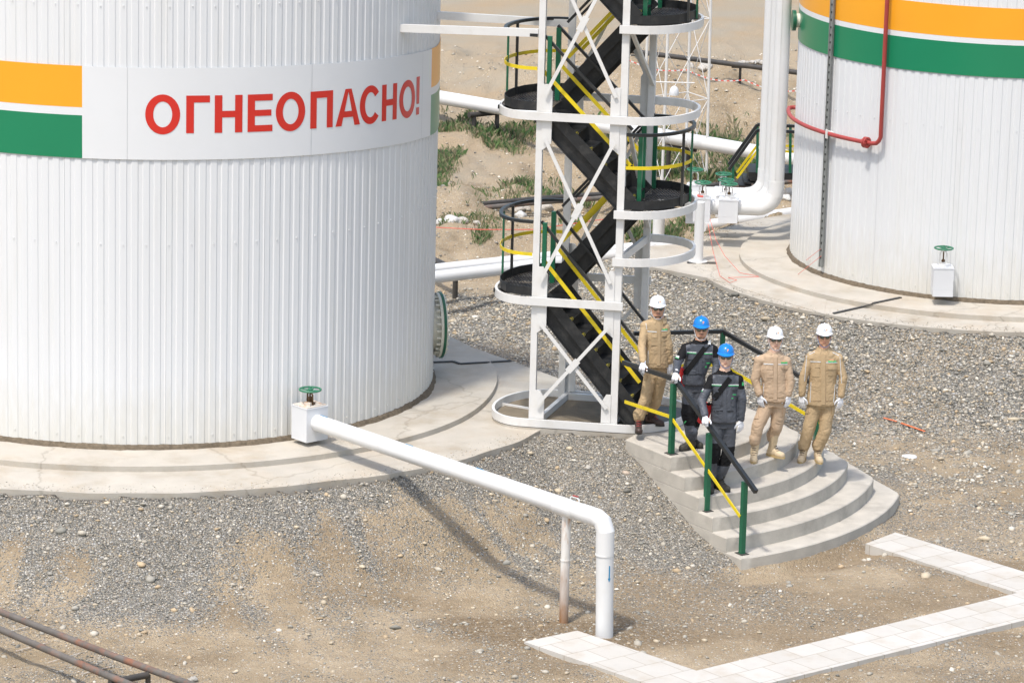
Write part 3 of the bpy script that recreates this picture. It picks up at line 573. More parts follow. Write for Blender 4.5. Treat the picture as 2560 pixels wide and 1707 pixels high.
def tank1():
    T = T1; H = 7.6; root = thing('storage_tank', 'large white ribbed storage tank with red Cyrillic warning lettering and orange and green stripes', 'storage tank', (T[0], T[1], 0))
    dr = radians; 
    def droop(th):
        d = math.degrees(th); return -.15*((min(max(d, -90), -8)+90)/73)**2
    cladding(T, H).build('cladding', [MT['clad'], MT['seamw']], root, fixn=False)
    roof(T, H).build('roof', MT['wsteel'], root)
    tL = cylhit(T, 206, 300)[0]; tR = cylhit(T, 1075, 240)[0]
    pn = bandpatch(T, tL, tR, 3.70, 4.85, .014, droop).build('warning_panel', MT['panel'], root, smooth=True)
    lettering(T, .0175, droop).build('lettering', MT['red'], pn)
    for x in (318, 777, 1052):
        th = cylhit(T, x, 260)[0]; d = droop(th); sm = MB(); sm.add([cp(T, th, 3.70+d, .016), cp(T, th+.0012, 3.70+d, .016), cp(T, th+.0012, 4.85+d, .016), cp(T, th, 4.85+d, .016)], [(0, 1, 2, 3)]); sm.build('seam', MT['seamw'], pn)
    for a, b in ((radians(-180), tL), (tR, radians(25))):
        bandpatch(T, a, b, 4.335, 4.85, .012, droop).build('orange_stripe', MT['orange'], root, smooth=True)
        bandpatch(T, a, b, 4.235, 4.335, .011, droop).build('white_stripe', MT['panel'], root, smooth=True)
        bandpatch(T, a, b, 3.70, 4.235, .012, droop).build('green_stripe', MT['green'], root, smooth=True)
    # manhole on the right side
    c = at(1096, 812, 50.75); ax = V(1, .20, 0).normalized(); ro = .44
    mb = MB(); mb.lathe([(ro-.10, -.55), (ro-.10, -.03), (ro, -.03), (ro, .005)], c, ax, 40); mb.lathe([(ro-.01, .045), (ro-.015, .06), (.001, .09)], c, ax, 40, cap=False)
    q = mb.build('manhole', MT['cream'], root, smooth=True)
    mb = MB(); mb.lathe([(ro, .005), (ro+.012, .008), (ro+.012, .04), (ro, .045)], c, ax, 48); mb.build('flange', MT['gpaint'], q, smooth=True)
    mb = MB(); y = V(0, 0, 1); x = ax.cross(y)
    for k in range(26):
        a = 2*pi*k/26; p = c+(x*cos(a)+y*sin(a))*(ro-.045); mb.lathe([(.018, -.085), (.018, .085)], p, ax, 6)
    mb.build('bolts', MT['cream'], q)
tank1()
def tank2():
    T = T2; H = 7.2; root = thing('storage_tank', 'white ribbed storage tank at the right with red fire pipe and orange and green stripes', 'storage tank', (T[0], T[1], 0))
    cladding(T, H).build('cladding', [MT['clad'], MT['seamw']], root, fixn=False); roof(T, H).build('roof', MT['wsteel'], root)
    bandpatch(T, -pi, pi, 3.985, 4.45, .012).build('orange_stripe', MT['orange'], root, smooth=True)
    bandpatch(T, -pi, pi, 3.905, 3.985, .011).build('white_stripe', MT['panel'], root, smooth=True)
    bandpatch(T, -pi, pi, 3.42, 3.905, .012).build('green_stripe', MT['green'], root, smooth=True)
    th = cylhit(T, 2068, 350, .05)[0]; mb = MB(); a = cp(T, th, .15, .05); mb.box(a+V(0, 0, 3.5), .055, .04, 7.0, th+pi/2)
    for k in range(60): mb.box(cp(T, th+.0, .3+k*.115, .074), .02, .01, .03, th+pi/2, m=1)
    for s_ in (-1, 1): mb.box(cp(T, th+s_*.011, 3.65, .072), .012, .02, 7.0, th+pi/2)
    mb.build('cable_tray', [MT['grey'], MT['black']], root)
    tv = cylhit(T, 2207, 250, .1)[0]; z = 2.25; r = .033; tl = radians(-188)
    def pth(a0, a1, n): return [cp(T, a0+(a1-a0)*i/n, z, .11) for i in range(n+1)]
    mb = MB(); mb.tube([cp(T, tv, 7.1, .11), cp(T, tv, z+.12, .11), cp(T, tv-.008, z+.06, .11), cp(T, tv-.022, z+.015, .11), cp(T, tv-.05, z, .11)]+pth(tv-.08, tl, 40)+[cp(T, tl-.02, z, .05), cp(T, tl-.02, z, -.05)], r, 12)
    q = mb.build('fire_pipe', MT['fire'], root, smooth=True)
    tf = cylhit(T, 2165, 362, .11)[0]; c = cp(T, tf, z, .11); ax = V(-sin(tf), cos(tf), 0)
    mb = MB(); mb.lathe([(.085, -.03), (.085, -.004)], c, ax, 20); mb.lathe([(.085, .004), (.085, .03)], c, ax, 20)
    x = V(0, 0, 1); y = ax.cross(x)
    for k in range(8): mb.lathe([(.012, -.045), (.012, .045)], c+(x*cos(k*pi/4)+y*sin(k*pi/4))*.066, ax, 6)
    mb.build('flange', MT['fire'], q, smooth=True)
    mb = MB(); tb = cylhit(T, 2078, 345, .05)[0]; mb.box(cp(T, tb, z+.02, .07), .05, .16, .03, tb); mb.box(cp(T, tb, z, .14), .05, .012, .14, tb+pi/2); mb.build('bracket', MT['wsteel'], root)
    c = at(1994, 52, 59.2); mb = MB(); ax = V(-1, -.05, 0); mb.lathe([(.11, -.3), (.11, .03)], c, ax, 24); q = mb.build('nozzle', MT['cream'], root, smooth=True)
    mb = MB(); mb.lathe([(.16, .03), (.16, .055)], c, ax, 28); mb.lathe([(.16, .06), (.16, .085)], c, ax, 28); mb.build('flange', MT['gpaint'], q, smooth=True)
tank2()
# valves standing against the two tanks
thv = cylhit(T1, 748, 1040)[0]; nrm = V(cos(thv), sin(thv), 0); pdir = V(1.14+2.44, 42.87-46.99, 0).normalized()
bc = V(-2.44, 46.99, 0)-pdir*.15
gate_valve('white boxed gate valve with rusty lid and green handwheel beside the lettered tank', (bc.x, bc.y, .06), atan2(pdir.y, pdir.x), .31, .34, .43, .135, .16, lid='rustbox', yoke='brass')
th2 = cylhit(T2, 2366, 700)[0]; c2 = cp(T2, th2, .14, .28)
gate_valve('white boxed gate valve with green handwheel standing alone against the right tank', tuple(c2), th2+.35+pi/2, .30, .30, .42, .135, .24)
mb = MB(); mb.lathe([(.12, 0), (.12, .3)], c2+V(0, 0, .2), -V(cos(th2), sin(th2), 0), 20); o = mb.build('stub_pipe', MT['wpipe'], None, smooth=True)
o.parent = [q for q in COL.objects if q.name.startswith('gate_valve')][-1]; o.matrix_parent_inverse = wm(o.parent).inverted()
# ---------------------------------------------------------------- long white drain pipe
def drain():
    r = .105; a = V(-2.44, 46.99, .30); e = V(1.14, 42.87, .30); f = V(1.17, 42.89, -1.2); d = (e-a).normalized()
    root = thing('drain_pipe', 'long thick white pipe leaving the lettered tank valve and bending down into the ground', 'pipe', (1.17, 42.89, -1.1))
    mb = MB(); mb.tube([a-d*.15, e-d*.22], r, 28); [mb.tube([a+d*t, a+d*(t+.008)], r+.0025, 28) for t in (1.35, 2.7, 4.1, 4.72)]; mb.build('pipe_run', MT['wpipe'], root, smooth=True)
    mb = MB(); mb.tube([e-d*.42, e-d*.14, e-d*.05+V(0, 0, -.03), e+V(0, 0, -.13), e+V(.003, 0, -.40)], [r+.004]*5, 28); mb.build('elbow', MT['wpipe'], root)
    mb = MB(); mb.tube([e+V(.003, 0, -.38), f], r-.001, 28); mb.tube([e+V(0, 0, -.40), e+V(0, 0, -.415)], r+.006, 28); mb.build('downpipe', MT['wpipe'], root, smooth=True)
    mb = MB(); mb.lathe([(r+.05, 0), (r+.045, .01)], a-d*.10, d, 28); mb.build('collar', MT['grey'], root)
    s = at(1417, 1556, 43.42); p = a+d*((V(s.x, s.y, 0)-V(a.x, a.y, 0)).dot(V(d.x, d.y, 0)))
    mb = MB(); mb.tube([V(p.x, p.y, -1.2), V(p.x, p.y, .25)], .055, 20); mb.lathe([(.06, 0), (.06, .02)], (p.x, p.y, -.35), n=20); mb.build('support_post', MT['rustwhite'], root, smooth=True)
    mb = MB(); mb.tube([p+d*(t-.16)+V(0, 0, -.004) for t in (0, .32)], r+.006, 28); mb.build('saddle', MT['wpipe'], root)
    # small bleed handle on top
    q = e-d*.62+V(0, 0, r); mb = MB(); mb.tube([q+V(0, 0, -.01), q+V(0, 0, .035), q+d*.03+V(0, 0, .05), q+d*.12+V(0, 0, .05), q+d*.15+V(0, 0, .035), q+d*.15+V(0, 0, -.01)], .009, 8); h = mb.build('vent_loop', MT['wpipe'], root)
    mb = MB(); mb.bar(q+d*.04+V(0, 0, .064), q+d*.13+V(0, 0, .07), .018, .012); mb.build('lever', MT['fire'], h)
    # blue direction marks
    up = V(0, 0, 1); side = d.cross(up)
    for t in (.05, 1.75, 3.1, 4.0)[:3]:
        ax = (up*.86+side*-.5).normalized() if False else (up*.97+V(.24, 0, 0)).normalized(); c = a+d*(t+.05)
        mb = MB(); c = c+ax*(r+.002); mb.box(c, .14, .016, .004, atan2(d.y, d.x)); mb.build('direction_mark', MT['blue'], root)
    ph = V(.38, -.925, 0); sd_ = V(.925, .38, 0); c = V(1.16, 42.88, -.32)+ph*(r+.001); 
    mb = MB(); mb.add([c-sd_*.008+V(0, 0, .10), c+sd_*.008+V(0, 0, .10), c+sd_*.008+V(0, 0, -.05), c-sd_*.008+V(0, 0, -.05), c-sd_*.018+V(0, 0, -.05), c+sd_*.018+V(0, 0, -.05), c+V(0, 0, -.10)], [(0, 1, 2, 3), (4, 5, 6)]); mb.build('flow_arrow', MT['blue'], root)
drain()
# ---------------------------------------------------------------- stair tower
TF = V(.23, 48.38, 0); TU = V(1.16, -.19, 0); TV = V(.42, 1.48, 0); TUh = TU.normalized(); TVh = TV.normalized()
def tp(a, b, z): return TF+TU*a+TV*b+V(0, 0, z)
TOP = 8.6
def arcR(z, k=1.0, sc=.72, n=22, b0=-.03, b1=1.03):
    c = tp(1, .5, z); h = (b1-b0)/2*k; return [c-TV*h*cos(t)+TUh*sc*k*sin(t)**.85 for t in np.linspace(0, pi, n+1)]
def arcL(z, k=1.0, sc=.63, n=22, b0=-.03, b1=1.03):
    c = tp(0, .5, z); h = (b1-b0)/2*k; return [c+TV*h*cos(t)-TUh*sc*k*sin(t)**.85 for t in np.linspace(0, pi, n+1)]
def tower():
    root = thing('stair_tower', 'tall white steel stair tower with black zigzag stairs between the two tanks', 'stair tower', (1.0, 49.05, 0))
    rz = atan2(TU.y, TU.x)
    for a, b, wd in ((.04, .03, .082), (.955, .03, .092), (.04, .97, .088), (.955, .97, .088)):
        mb = MB(); p = tp(a, b, 0); mb.box(p+V(0, 0, TOP/2), wd, .10, TOP, rz); mb.build('post', MT['wsteel'], root)
    H_ = .103; rings = [('full', .07), ('left', 1.69), ('rarc', 2.27), ('rarc', 2.89), ('full', 4.11), ('rarc', 5.28), ('left', 6.5), ('rarc', 7.7)]
    for kind, z in rings:
        mb = MB(); z0 = z-H_
        if kind == 'full': mb.strip(arcR(z0)+arcL(z0), H_, .035, closed=True)
        elif kind == 'left': mb.strip([tp(1.0, 1.03, z0)]+arcL(z0)+[tp(1.03, -.03, z0)], H_, .035)
        else: mb.strip([tp(.90, -.03, z0)]+arcR(z0)+[tp(.93, 1.03, z0)], H_, .035)
        if kind == 'left': mb.bar(tp(0, .0, z-.05), tp(0, 1, z-.05), .05, .1)
        if kind == 'rarc': mb.bar(tp(.95, 0, z-.05), tp(.95, 1, z-.05), .05, .1)
        mb.build('ring_beam', MT['wsteel'], root)
    # base frame and slab
    mb = MB(); mb.prism([tuple(p[:2]) for p in arcR(0, 1.02)+arcL(0, 1.02)], -.45, -.045); mb.build('foundation', MT['conc'], root)
    mb = MB(); mb.prism([tuple(p[:2]) for p in arcR(0, .95, .68)+arcL(0, .95, .60)], -.04, -.02); mb.build('floor_dirt', MT['concd'], root)
    mb = MB()
    for q in (((.1, .0), (.1, 1)), ((.9, 0), (.9, 1)), ((.1, .95), (.9, .95))): mb.bar(tp(*q[0], .02), tp(*q[1], .02), .06, .09)
    mb.bar(tp(-.55, .62, -.02), tp(.05, .45, -.02), .03, .05); mb.build('base_frame', MT['wsteel'], root)
    # gussets
    for z, lo, hi in ((.07, .0, .38), (1.69, -.48, .40), (4.11, -.50, .36), (6.5, -.5, .36)):
        for b in (-.002, 1.0):
            for a, s_ in ((.075, 1), (.925, -1)):
                mb = MB(); x0 = a; x1 = a+s_*.105
                P = [tp(x0, b, z+lo), tp(x1, b, z+lo+(.10 if lo < 0 else 0)), tp(x1, b, z+hi-.10), tp(x1-s_*.05, b, z+hi), tp(x0, b, z+hi)]
                n = TVh*.012; vs = [p-n for p in P]+[p+n for p in P]; mb.add(vs, [(0, 1, 2, 3, 4), (9, 8, 7, 6, 5)]+[(i, (i+1) % 5, 5+(i+1) % 5, 5+i) for i in range(5)]); mb.build('gusset', MT['wsteel'], root)
    # cross braces front and back
    for b in (-.02, 1.015):
        for (z0, z1) in ((.27, 1.36), (1.93, 3.78), (4.35, 6.2), (6.75, 8.5)):
            for k, (a0, a1) in enumerate(((.115, .885), (.885, .115))):
                o_ = TVh*(-.012 if b < .5 else .012)*(1 if k else 2.6)
                mb = MB(); A = tp(a0, b, z0)+o_; B = tp(a1, b, z1)+o_; mb.bar(A, B, .012, .045, up=(0, 0, 1)); 
                m_ = (A+B)/2; d = (B-A).normalized()
                if k == 0: mb.bar(m_-d*.10, m_+d*.10, .014, .085)
                mb.build('brace', MT['wsteel'], root)
    for z0, z1 in ((2.4, 4.0), (4.3, 5.2)):
        mb = MB(); mb.bar(tp(.98, .1, z1), tp(.98, .93, z0), .045, .045); mb.build('brace', MT['wsteel'], root)
    # tie beams to the lettered tank
    zf = at(1345, 83, 48.4).z; th, zt = cylhit(T1, 1003, 71); mb = MB(); mb.bar(cp(T1, th, zt, -.02), tp(.0, 0.02, zf), .06, .10); mb.build('tie_beam', MT['wsteel'], root)
    zb = at(1425, 57, 49.9).z; th = cylhit(T1, 1094, 46)[0]; a = cp(T1, th, zb+.03, -.05); mb = MB(); mb.bar(a, tp(.0, .98, zb), .06, .10); mb.build('tie_beam', MT['wsteel'], root)
    # platforms
    def inside(x, y, poly):
        return polyd(np.array([x]), np.array([y]), poly)[0] < 0
    def platform(z, left, zf):
        if left: P = arcL(0, .94, .62, 10); inn = [tp(.10, .0, 0), tp(.10, 1.0, 0)]; P = [tp(.12, 1.0, 0)]+P+[tp(.12, .0, 0)]
        else: P = arcR(0, .94, .70, 10); P = [tp(.93, .0, 0)]+P+[tp(.93, 1.0, 0)]
        mb = MB(); mb.strip([V(p.x, p.y, z+.0) for p in P[1:-1]] if False else [V(p.x, p.y, z) for p in P], .115, .008); mb.build('toe_board', MT['black'], root)
        poly = [(p.x, p.y) for p in P]; mb = MB(); xs = [p[0] for p in poly]; ys = [p[1] for p in poly]; cx, cy = sum(xs)/len(xs), sum(ys)/len(ys)
        ext = 1.3
        for ang in (radians(28), radians(-28)):
            d = (TVh*cos(ang)+TUh*sin(ang)); nn = V(-d.y, d.x, 0)
            for k in range(-30, 31):
                c = V(cx, cy, 0)+nn*k*.042; t = np.linspace(-ext, ext, 131); X = c.x+d.x*t; Y = c.y+d.y*t; ok = polyd(X, Y, poly) < 0
                if ok.any():
                    i0 = np.argmax(ok); i1 = len(ok)-1-np.argmax(ok[::-1]); mb.bar(V(X[i0], Y[i0], z+.012), V(X[i1], Y[i1], z+.012), .010, .006)
        mb.build('grating', MT['dark'], root)
        mb = MB(); s_ = -1 if left else 1; a_ = 0 if left else 1
        for b in (.25, .5, .75): mb.bar(tp(a_, b, z-.04), tp(a_, b, z-.04)+TUh*s_*.6, .05, .05)
        mb.build('joist', MT['black'], root)
        # guard rail
        loop = arcL if left else arcR; e0, e1 = (.06, .06) if left else (.96, .96)
        for h_, m_, wd, hh, nm in ((.95, 'rail', .045, .04, 'top_rail'), (.52, 'yellow', .008, .045, 'mid_rail')):
            q = loop(z+h_, .93, .64 if left else .72, 16); mb = MB(); mb.strip(q, hh, wd); mb.build(nm, MT[m_], root)
        A = loop(z, .93, .64 if left else .72, 16)
        for p, wd, m_ in ((A[8], .026, 'gpaint'), (A[6], .035, 'rail'), (tp(.04, .99, z) if left else tp(1.02, .95, z), .055, 'gpaint'), (tp(.125, .03, z) if left else tp(1.13, .10, z), .055, 'gpaint'), (tp(.05, .52, z) if left else tp(1.03, .52, z), .062, 'gpaint')):
            mb = MB(); mb.box(p+V(0, 0, .48), wd, wd, .96, rz); mb.build('rail_post', MT[m_], root)
    for z in (1.70, 4.12, 6.51): platform(z, True, 0)
    for z in (2.90, 5.29, 7.71): platform(z, False, 0)
    # flights
    def flight(b0, b1, A, B, n):
        """A = (a, z) bottom, B = (a, z) top"""
        dA = tp(A[0], 0, A[1]); dB = tp(B[0], 0, B[1]); d = (dB-dA).normalized(); s_ = 1 if B[0] > A[0] else -1; nrm = (V(0, 0, 1)-d*d.z).normalized()
        for b, outw in ((b0, -1), (b1, 1)):
            P = tp(A[0], b, A[1]); Q = tp(B[0], b, B[1]); o_ = TVh*outw
            mb = MB(); mb.bar(P-nrm*.02, Q-nrm*.02, .010, .25); mb.bar(P-nrm*.145+o_*.03, Q-nrm*.145+o_*.03, .065, .012); mb.bar(P+nrm*.02+o_*.03, Q+nrm*.02+o_*.03, .065, .012)
            mb.bar(P+nrm*.085+o_*.058, Q+nrm*.085+o_*.058, .010, .13); mb.build('stringer', MT['black'], root)
            up = V(0, 0, 1)
            mb = MB(); mb.bar(P+up*1.0-d*.02, Q+up*.98+d*.04, .045, .035); mb.build('handrail', MT['rail'], root)
            mb = MB(); mb.bar(P+up*.52, Q+up*.52, .012, .048); mb.build('mid_rail', MT['yellow'], root)
        for i in range(n):
            t = (i+.5)/n; c = tp(A[0]+(B[0]-A[0])*t, (b0+b1)/2, A[1]+(B[1]-A[1])*t); wd = (b1-b0)*TV.length-.012
            ang = atan2(TVh.y, TVh.x); mb = MB(); mb.box(c, wd, .235, .022, ang, m=0); mb.box(c-TUh*s_*.119-TVh*wd*.30+V(0, 0, -.004), wd*.22, .006, .034, ang, m=1); mb.box(c-TUh*s_*.105-TVh*wd*.30+V(0, 0, .0125), wd*.22, .02, .004, ang, m=1)
            mb.build('tread', [MT['black'], MT['hazard']], root)
    flight(.05, .52, (1.22, .10), (.10, 1.66), 8)
    flight(.56, .98, (.14, 1.74), (.98, 2.88), 6)
    flight(.05, .52, (1.04, 2.94), (.06, 4.10), 6)
    flight(.56, .98, (.14, 4.16), (.98, 5.27), 6)
    flight(.05, .52, (1.04, 5.33), (.06, 6.5), 6)
    flight(.56, .98, (.14, 6.55), (.98, 7.7), 6)
    # foot rail of the first flight
    mb = MB(); p = tp(1.24, .56, 0); mb.box(p+V(0, 0, .5), .04, .04, 1.0, rz); mb.build('rail_post', MT['rail'], root)
    mb = MB(); q = arcR(.045, .93, .70, 10); P = [(p.x, p.y) for p in [tp(1.05, .02, 0)]+q[:8]+[tp(1.02, .8, 0)]]; mb.prism(P, -.01, .03); mb.build('foot_plate', MT['black'], root)
tower()
# ---------------------------------------------------------------- handrails of the fan steps
def rails():
    root = thing('handrail', 'left handrail of the fan steps, green posts, held by three men', 'handrail', (2.06, 47.2, -.04))
    a = V(1.44, 48.03, .93); c = V(2.075, 47.22, .93); e = V(3.06, 45.70, -.10); w_ = V(.836, .549, 0)*.0
    mb = MB(); mb.bar(a, c+V(.01, -.015, 0), .05, .055); mb.bar(c, e, .05, .055); mb.build('top_rail', MT['rail'], root)
    y1 = at(1562, 1004, 48.02); y2 = at(1677, 1042, 47.19); y3 = at(1850, 1291, 45.92)
    mb = MB(); mb.bar(y1, y2, .012, .042); mb.bar(y2, y3, .012, .042); mb.build('mid_rail', MT['yellow'], root)
    for p, z1 in ((V(2.06, 47.18, -.04), .91), (V(2.50, 46.53, -.595), .50-.15+.18), (V(2.93, 45.92, -.965), .06)):
        zt = .93-.6*hypot(p.x-2.075, p.y-47.22)-.03
        mb = MB(); mb.box((p.x, p.y, (p.z+zt)/2), .062, .062, zt-p.z, -.99); q = mb.build('post', MT['gpaint'], root)
        mb = MB(); mb.box((p.x, p.y, p.z+.004), .15, .12, .008, -.99); mb.build('base_plate', MT['dark'], q)
    root = thing('handrail', 'right handrail of the fan steps running behind the men against the gravel bank', 'handrail', (2.82, 50.04, -.04))
    A0 = at(1560, 838, 49.75); A = V(2.82, 50.04, .9); B = V(4.2, 49.34, .34); A0 = V(1.62, 49.78, .9)
    e = at(1999, 940, 49.45); B = e+(e-A)*.32
    mb = MB(); mb.bar(A0, A, .05, .05); mb.bar(A, B, .05, .05); mb.build('top_rail', MT['rail'], root)
    m0 = A0+V(0, 0, -.46); m1 = A+V(0, 0, -.46); m2 = B+V(0, 0, -.46)
    mb = MB(); mb.bar(m0, m1, .012, .045); mb.bar(m1, m2, .012, .045); mb.build('mid_rail', MT['yellow'], root)
    for p, z in ((A, -.04), (B-(B-A)*.06, -.75)): mb = MB(); mb.box((p.x, p.y, (z+p.z)/2), .055, .055, p.z-z-.02, .3); mb.build('post', MT['gpaint'], root)
rails()
# ---------------------------------------------------------------- pipelines and things behind
def hz(x, y): return float(hgt(np.array([x]), np.array([y]))[0])
def pipeline(name, label, pts, r, m_, n=18, cat='pipe', rings=0):
    root = thing(name, label, cat, tuple(pts[0])); mb = MB(); mb.tube(pts, r, n); mb.build('pipe_run', m_, root, smooth=True)
    if rings:
        mb = MB(); a, b = Vector(pts[0]), Vector(pts[-1]); d = (b-a).normalized(); L = (b-a).length
        for k in range(1, int(L/rings)): mb.lathe([(r+.006, 0), (r+.006, .03)], a+d*k*rings, d, n)
        mb.build('clamp', m_, root)
    return root
# far white pipeline
a = g(1030, 232, -.30); b = g(2010, 401, -.30)
far = pipeline('pipeline', 'thick white pipeline crossing the far ground behind the stair tower', [a, b], .135, MT['wpipe'], rings=3.0)
def hframe(p, q, z0, label, group='black pipe trestles'):
    """trestle: two legs and a cross tube"""
    c = (p+q)/2; root = thing('pipe_trestle', label, 'pipe support', (c.x, c.y, z0), 0, group)
    mb = MB(); d = (q-p).normalized(); mb.tube([p-d*.12, q+d*.15], .055, 14); mb.build('cross_tube', MT['dark'], root, smooth=True)
    for s_ in (p, q): mb = MB(); mb.tube([V(s_.x, s_.y, z0-.2), s_], .045, 12); mb.build('leg', MT['dark'], root, smooth=True)
hframe(g(1185, 287, -.48), g(1243, 281, -.48), -1.0, 'black tube trestle under the far white pipeline left of the stair tower')
hframe(g(1672, 368, -.48), g(1722, 372, -.48), -1.0, 'black tube trestle under the far white pipeline right of the stair tower')
# double white pipe behind the tower
c = g(1087, 693, -.45); d = g(1600, 632, -.45); e = g(1642, 612, -.45)
pipeline('white_pipe', 'nearer of two white pipes running side by side behind the stair tower', [c-(d-c)*.4, d, e, e+V(.02, 0, .1), e+V(.02, 0, .9)], .098, MT['wpipe'])
c2_ = g(1087, 673, -.45); d2_ = g(1590, 618, -.45); pipeline('white_pipe', 'farther of two white pipes running side by side behind the stair tower', [c2_-(d2_-c2_)*.4, d2_, d2_+V(1.2, .25, 0)], .085, MT['wpipe'])
p = at(1138, 722, 60.1); q = at(1060, 700, 61.3); hframe(V(p.x, p.y, -.60), V(q.x, q.y, -.60), -1.1, 'black tube trestle with open end under the double white pipes')
# pipe from the manifold to behind the right tank
pipeline('white_pipe', 'white pipe rising from behind the valve boxes and passing behind the right tank', [g(1756, 566, -.35), g(1880, 548, -.35), g(2100, 515, -.35)], .10, MT['wpipe'])
pipeline('red_pipe', 'thin dark red pipe below the white pipe left of the right tank', [g(1900, 541, -.6), g(1985, 555, -.6)], .03, MT['fire'])
# rusty pipes on the ground behind
for (y0, y1, z, m_, lb) in ((524, 443, -.86, MT['dark'], 'dark steel pipe, the upper of two lying on rough ground behind the tower'), (534, 452, -.90, MT['rust'], 'rusty brown pipe, the lower of two lying on rough ground behind the tower')):
    a = g(1060, y0, z); b = g(2000, y1, z); m1 = a.lerp(b, .3)+V(0, 0, .02); pipeline('steel_pipe', lb, [a, m1, a.lerp(b, .6)+V(0, 0, -.02), b], .045, m_)
# dark pipe on posts above the bank
a = g(1560, 126, .25); b = g(2010, 184, .25); pipeline('steel_pipe', 'dark pipe raised on short posts along the top of the earth bank', [a, b], .05, MT['dark'])
for x, y in ((1851, 166), (1610, 132)):
    p = g(x, y, .2); r_ = thing('pipe_post', 'short black T shaped pipe post on the earth bank '+('right of' if x > 1800 else 'behind')+' the lattice mast', 'pipe support', (p.x, p.y, -.4)); mb = MB(); mb.bar(V(p.x, p.y, -.6), V(p.x, p.y, .2), .05, .05, up=(0, 1, 0)); mb.build('post', MT['dark'], r_); mb = MB(); mb.box((p.x, p.y, .19), .35, .08, .05); mb.build('cap', MT['dark'], r_)
# big riser pipes and manifold
def riser(px, pxb, Y, yel, label, r=.125, left=1640):
    bot = at(pxb, yel, Y); x, y, z = bot; root = thing('riser_pipe', label, 'pipe', (x, y, 0)); L = at(left, yel-2, Y+.02); dirx = V(-1, 0.02, 0)
    mb = MB(); mb.tube([V(x, y, 8), V(x, y, z+.30)], r, 26); mb.box((x-.03, y-r-.0, z+4), .012, .012, 7.0); mb.build('riser', MT['wpipe'], root, smooth=True)
    mb = MB(); c = V(x-.30, y, z+.30); pts = [c+V(.30*cos(t), 0, .30*sin(t)) for t in np.linspace(0.05, -pi/2, 6)]; mb.tube([V(x, y, z+.45)]+pts, r+.006, 26); mb.build('elbow', MT['wpipe'], root)
    mb = MB(); mb.tube([c+V(.03, 0, -.30), V(L.x, y, z)], r, 26); mb.build('pipe_run', MT['wpipe'], root, smooth=True)
riser(1942, 1938, 60.2, 521, 'front white riser pipe with bottom elbow beside the right tank', left=1760)
riser(1937, 1928, 60.75, 505, 'middle white riser pipe hidden behind the front riser', left=1700)
riser(1930, 1912, 61.3, 490, 'rear white riser pipe hidden behind the other two risers', left=1700)
def vbox(px, pyb, Y, lab, w_, h_, **k):
    p = at(px, pyb, Y); return gate_valve(lab, (p.x, p.y, p.z), radians(-6), w_, w_*.9, h_, .125, .20, group='valves on the pipe manifold', **k)
vbox(1754, 552, 60.0, 'boxed manifold valve with red collar, on the white column', .27, .37, redring=True)
vbox(1733, 556, 60.9, 'boxed manifold valve half hidden behind the one with red collar', .24, .62)
vbox(1820, 554, 60.0, 'front right boxed manifold valve beside the riser elbow', .31, .36)
vbox(1812, 540, 60.7, 'middle boxed manifold valve of the three in a row by the riser elbow', .29, .34)
vbox(1806, 524, 61.4, 'rear boxed manifold valve of the three in a row by the riser elbow', .29, .34)
p = g(1745, 655, -.07); r_ = thing('pipe_column', 'white round pipe column with foot flange on the far concrete apron', 'column', tuple(p)); z1 = at(1746, 560, p.y).z
mb = MB(); mb.tube([p, V(p.x, p.y, z1+.35)], .075, 22); mb.build('shaft', MT['wpipe'], r_, smooth=True); mb = MB(); mb.lathe([(.15, 0), (.15, .02)], p, n=28); mb.build('foot_flange', MT['wsteel'], r_)
mb = MB(); mb.box(p+V(.05, -.08, .005), .45, .12, .012, .05); tag(mb.build('steel_strip', MT['dark']), 'brown rusty flat strip at the foot of the white pipe column', 'steel strip')
# crossover steps with green railings
def cross():
    Y = 65.0; root = thing('crossover_steps', 'small black crossover steps with green railings beside the riser pipes', 'steps', tuple(at(1900, 440, Y)))
    def P(x, y, dy=0): return at(x, y, Y+dy)
    for dy in (0, .8):
        o_ = -0 if dy == 0 else 14
        mb = MB(); mb.bar(P(1822, 425-o_, dy), P(1893, 326-o_, dy), .05, .05); mb.bar(P(1893, 326-o_, dy), P(1990, 330-o_, dy), .05, .05); mb.build('top_rail', MT['rail'], root)
        mb = MB(); mb.bar(P(1842, 446-o_, dy), P(1893, 378-o_, dy), .012, .04); mb.bar(P(1893, 376-o_, dy), P(1990, 380-o_, dy), .012, .04); mb.build('mid_rail', MT['yellow'], root)
        for x, y0, y1 in ((1832, 452, 408), (1893, 432, 327), (1975, 432, 330)): mb = MB(); mb.bar(P(x, y0-o_, dy), P(x+1, y1-o_, dy), .045, .045, up=(0, 1, 0)); mb.build('rail_post', MT['gpaint'], root)
    mb = MB(); p = P(1940, 430, .4); mb.box(p, 1.0, .8, .12); mb.build('deck', MT['black'], root)
    for k in range(3): mb = MB(); p = P(1888-14*k, 440+7*k, .4); mb.box(p, .22, .8, .03); mb.build('tread', MT['black'], root)
cross()
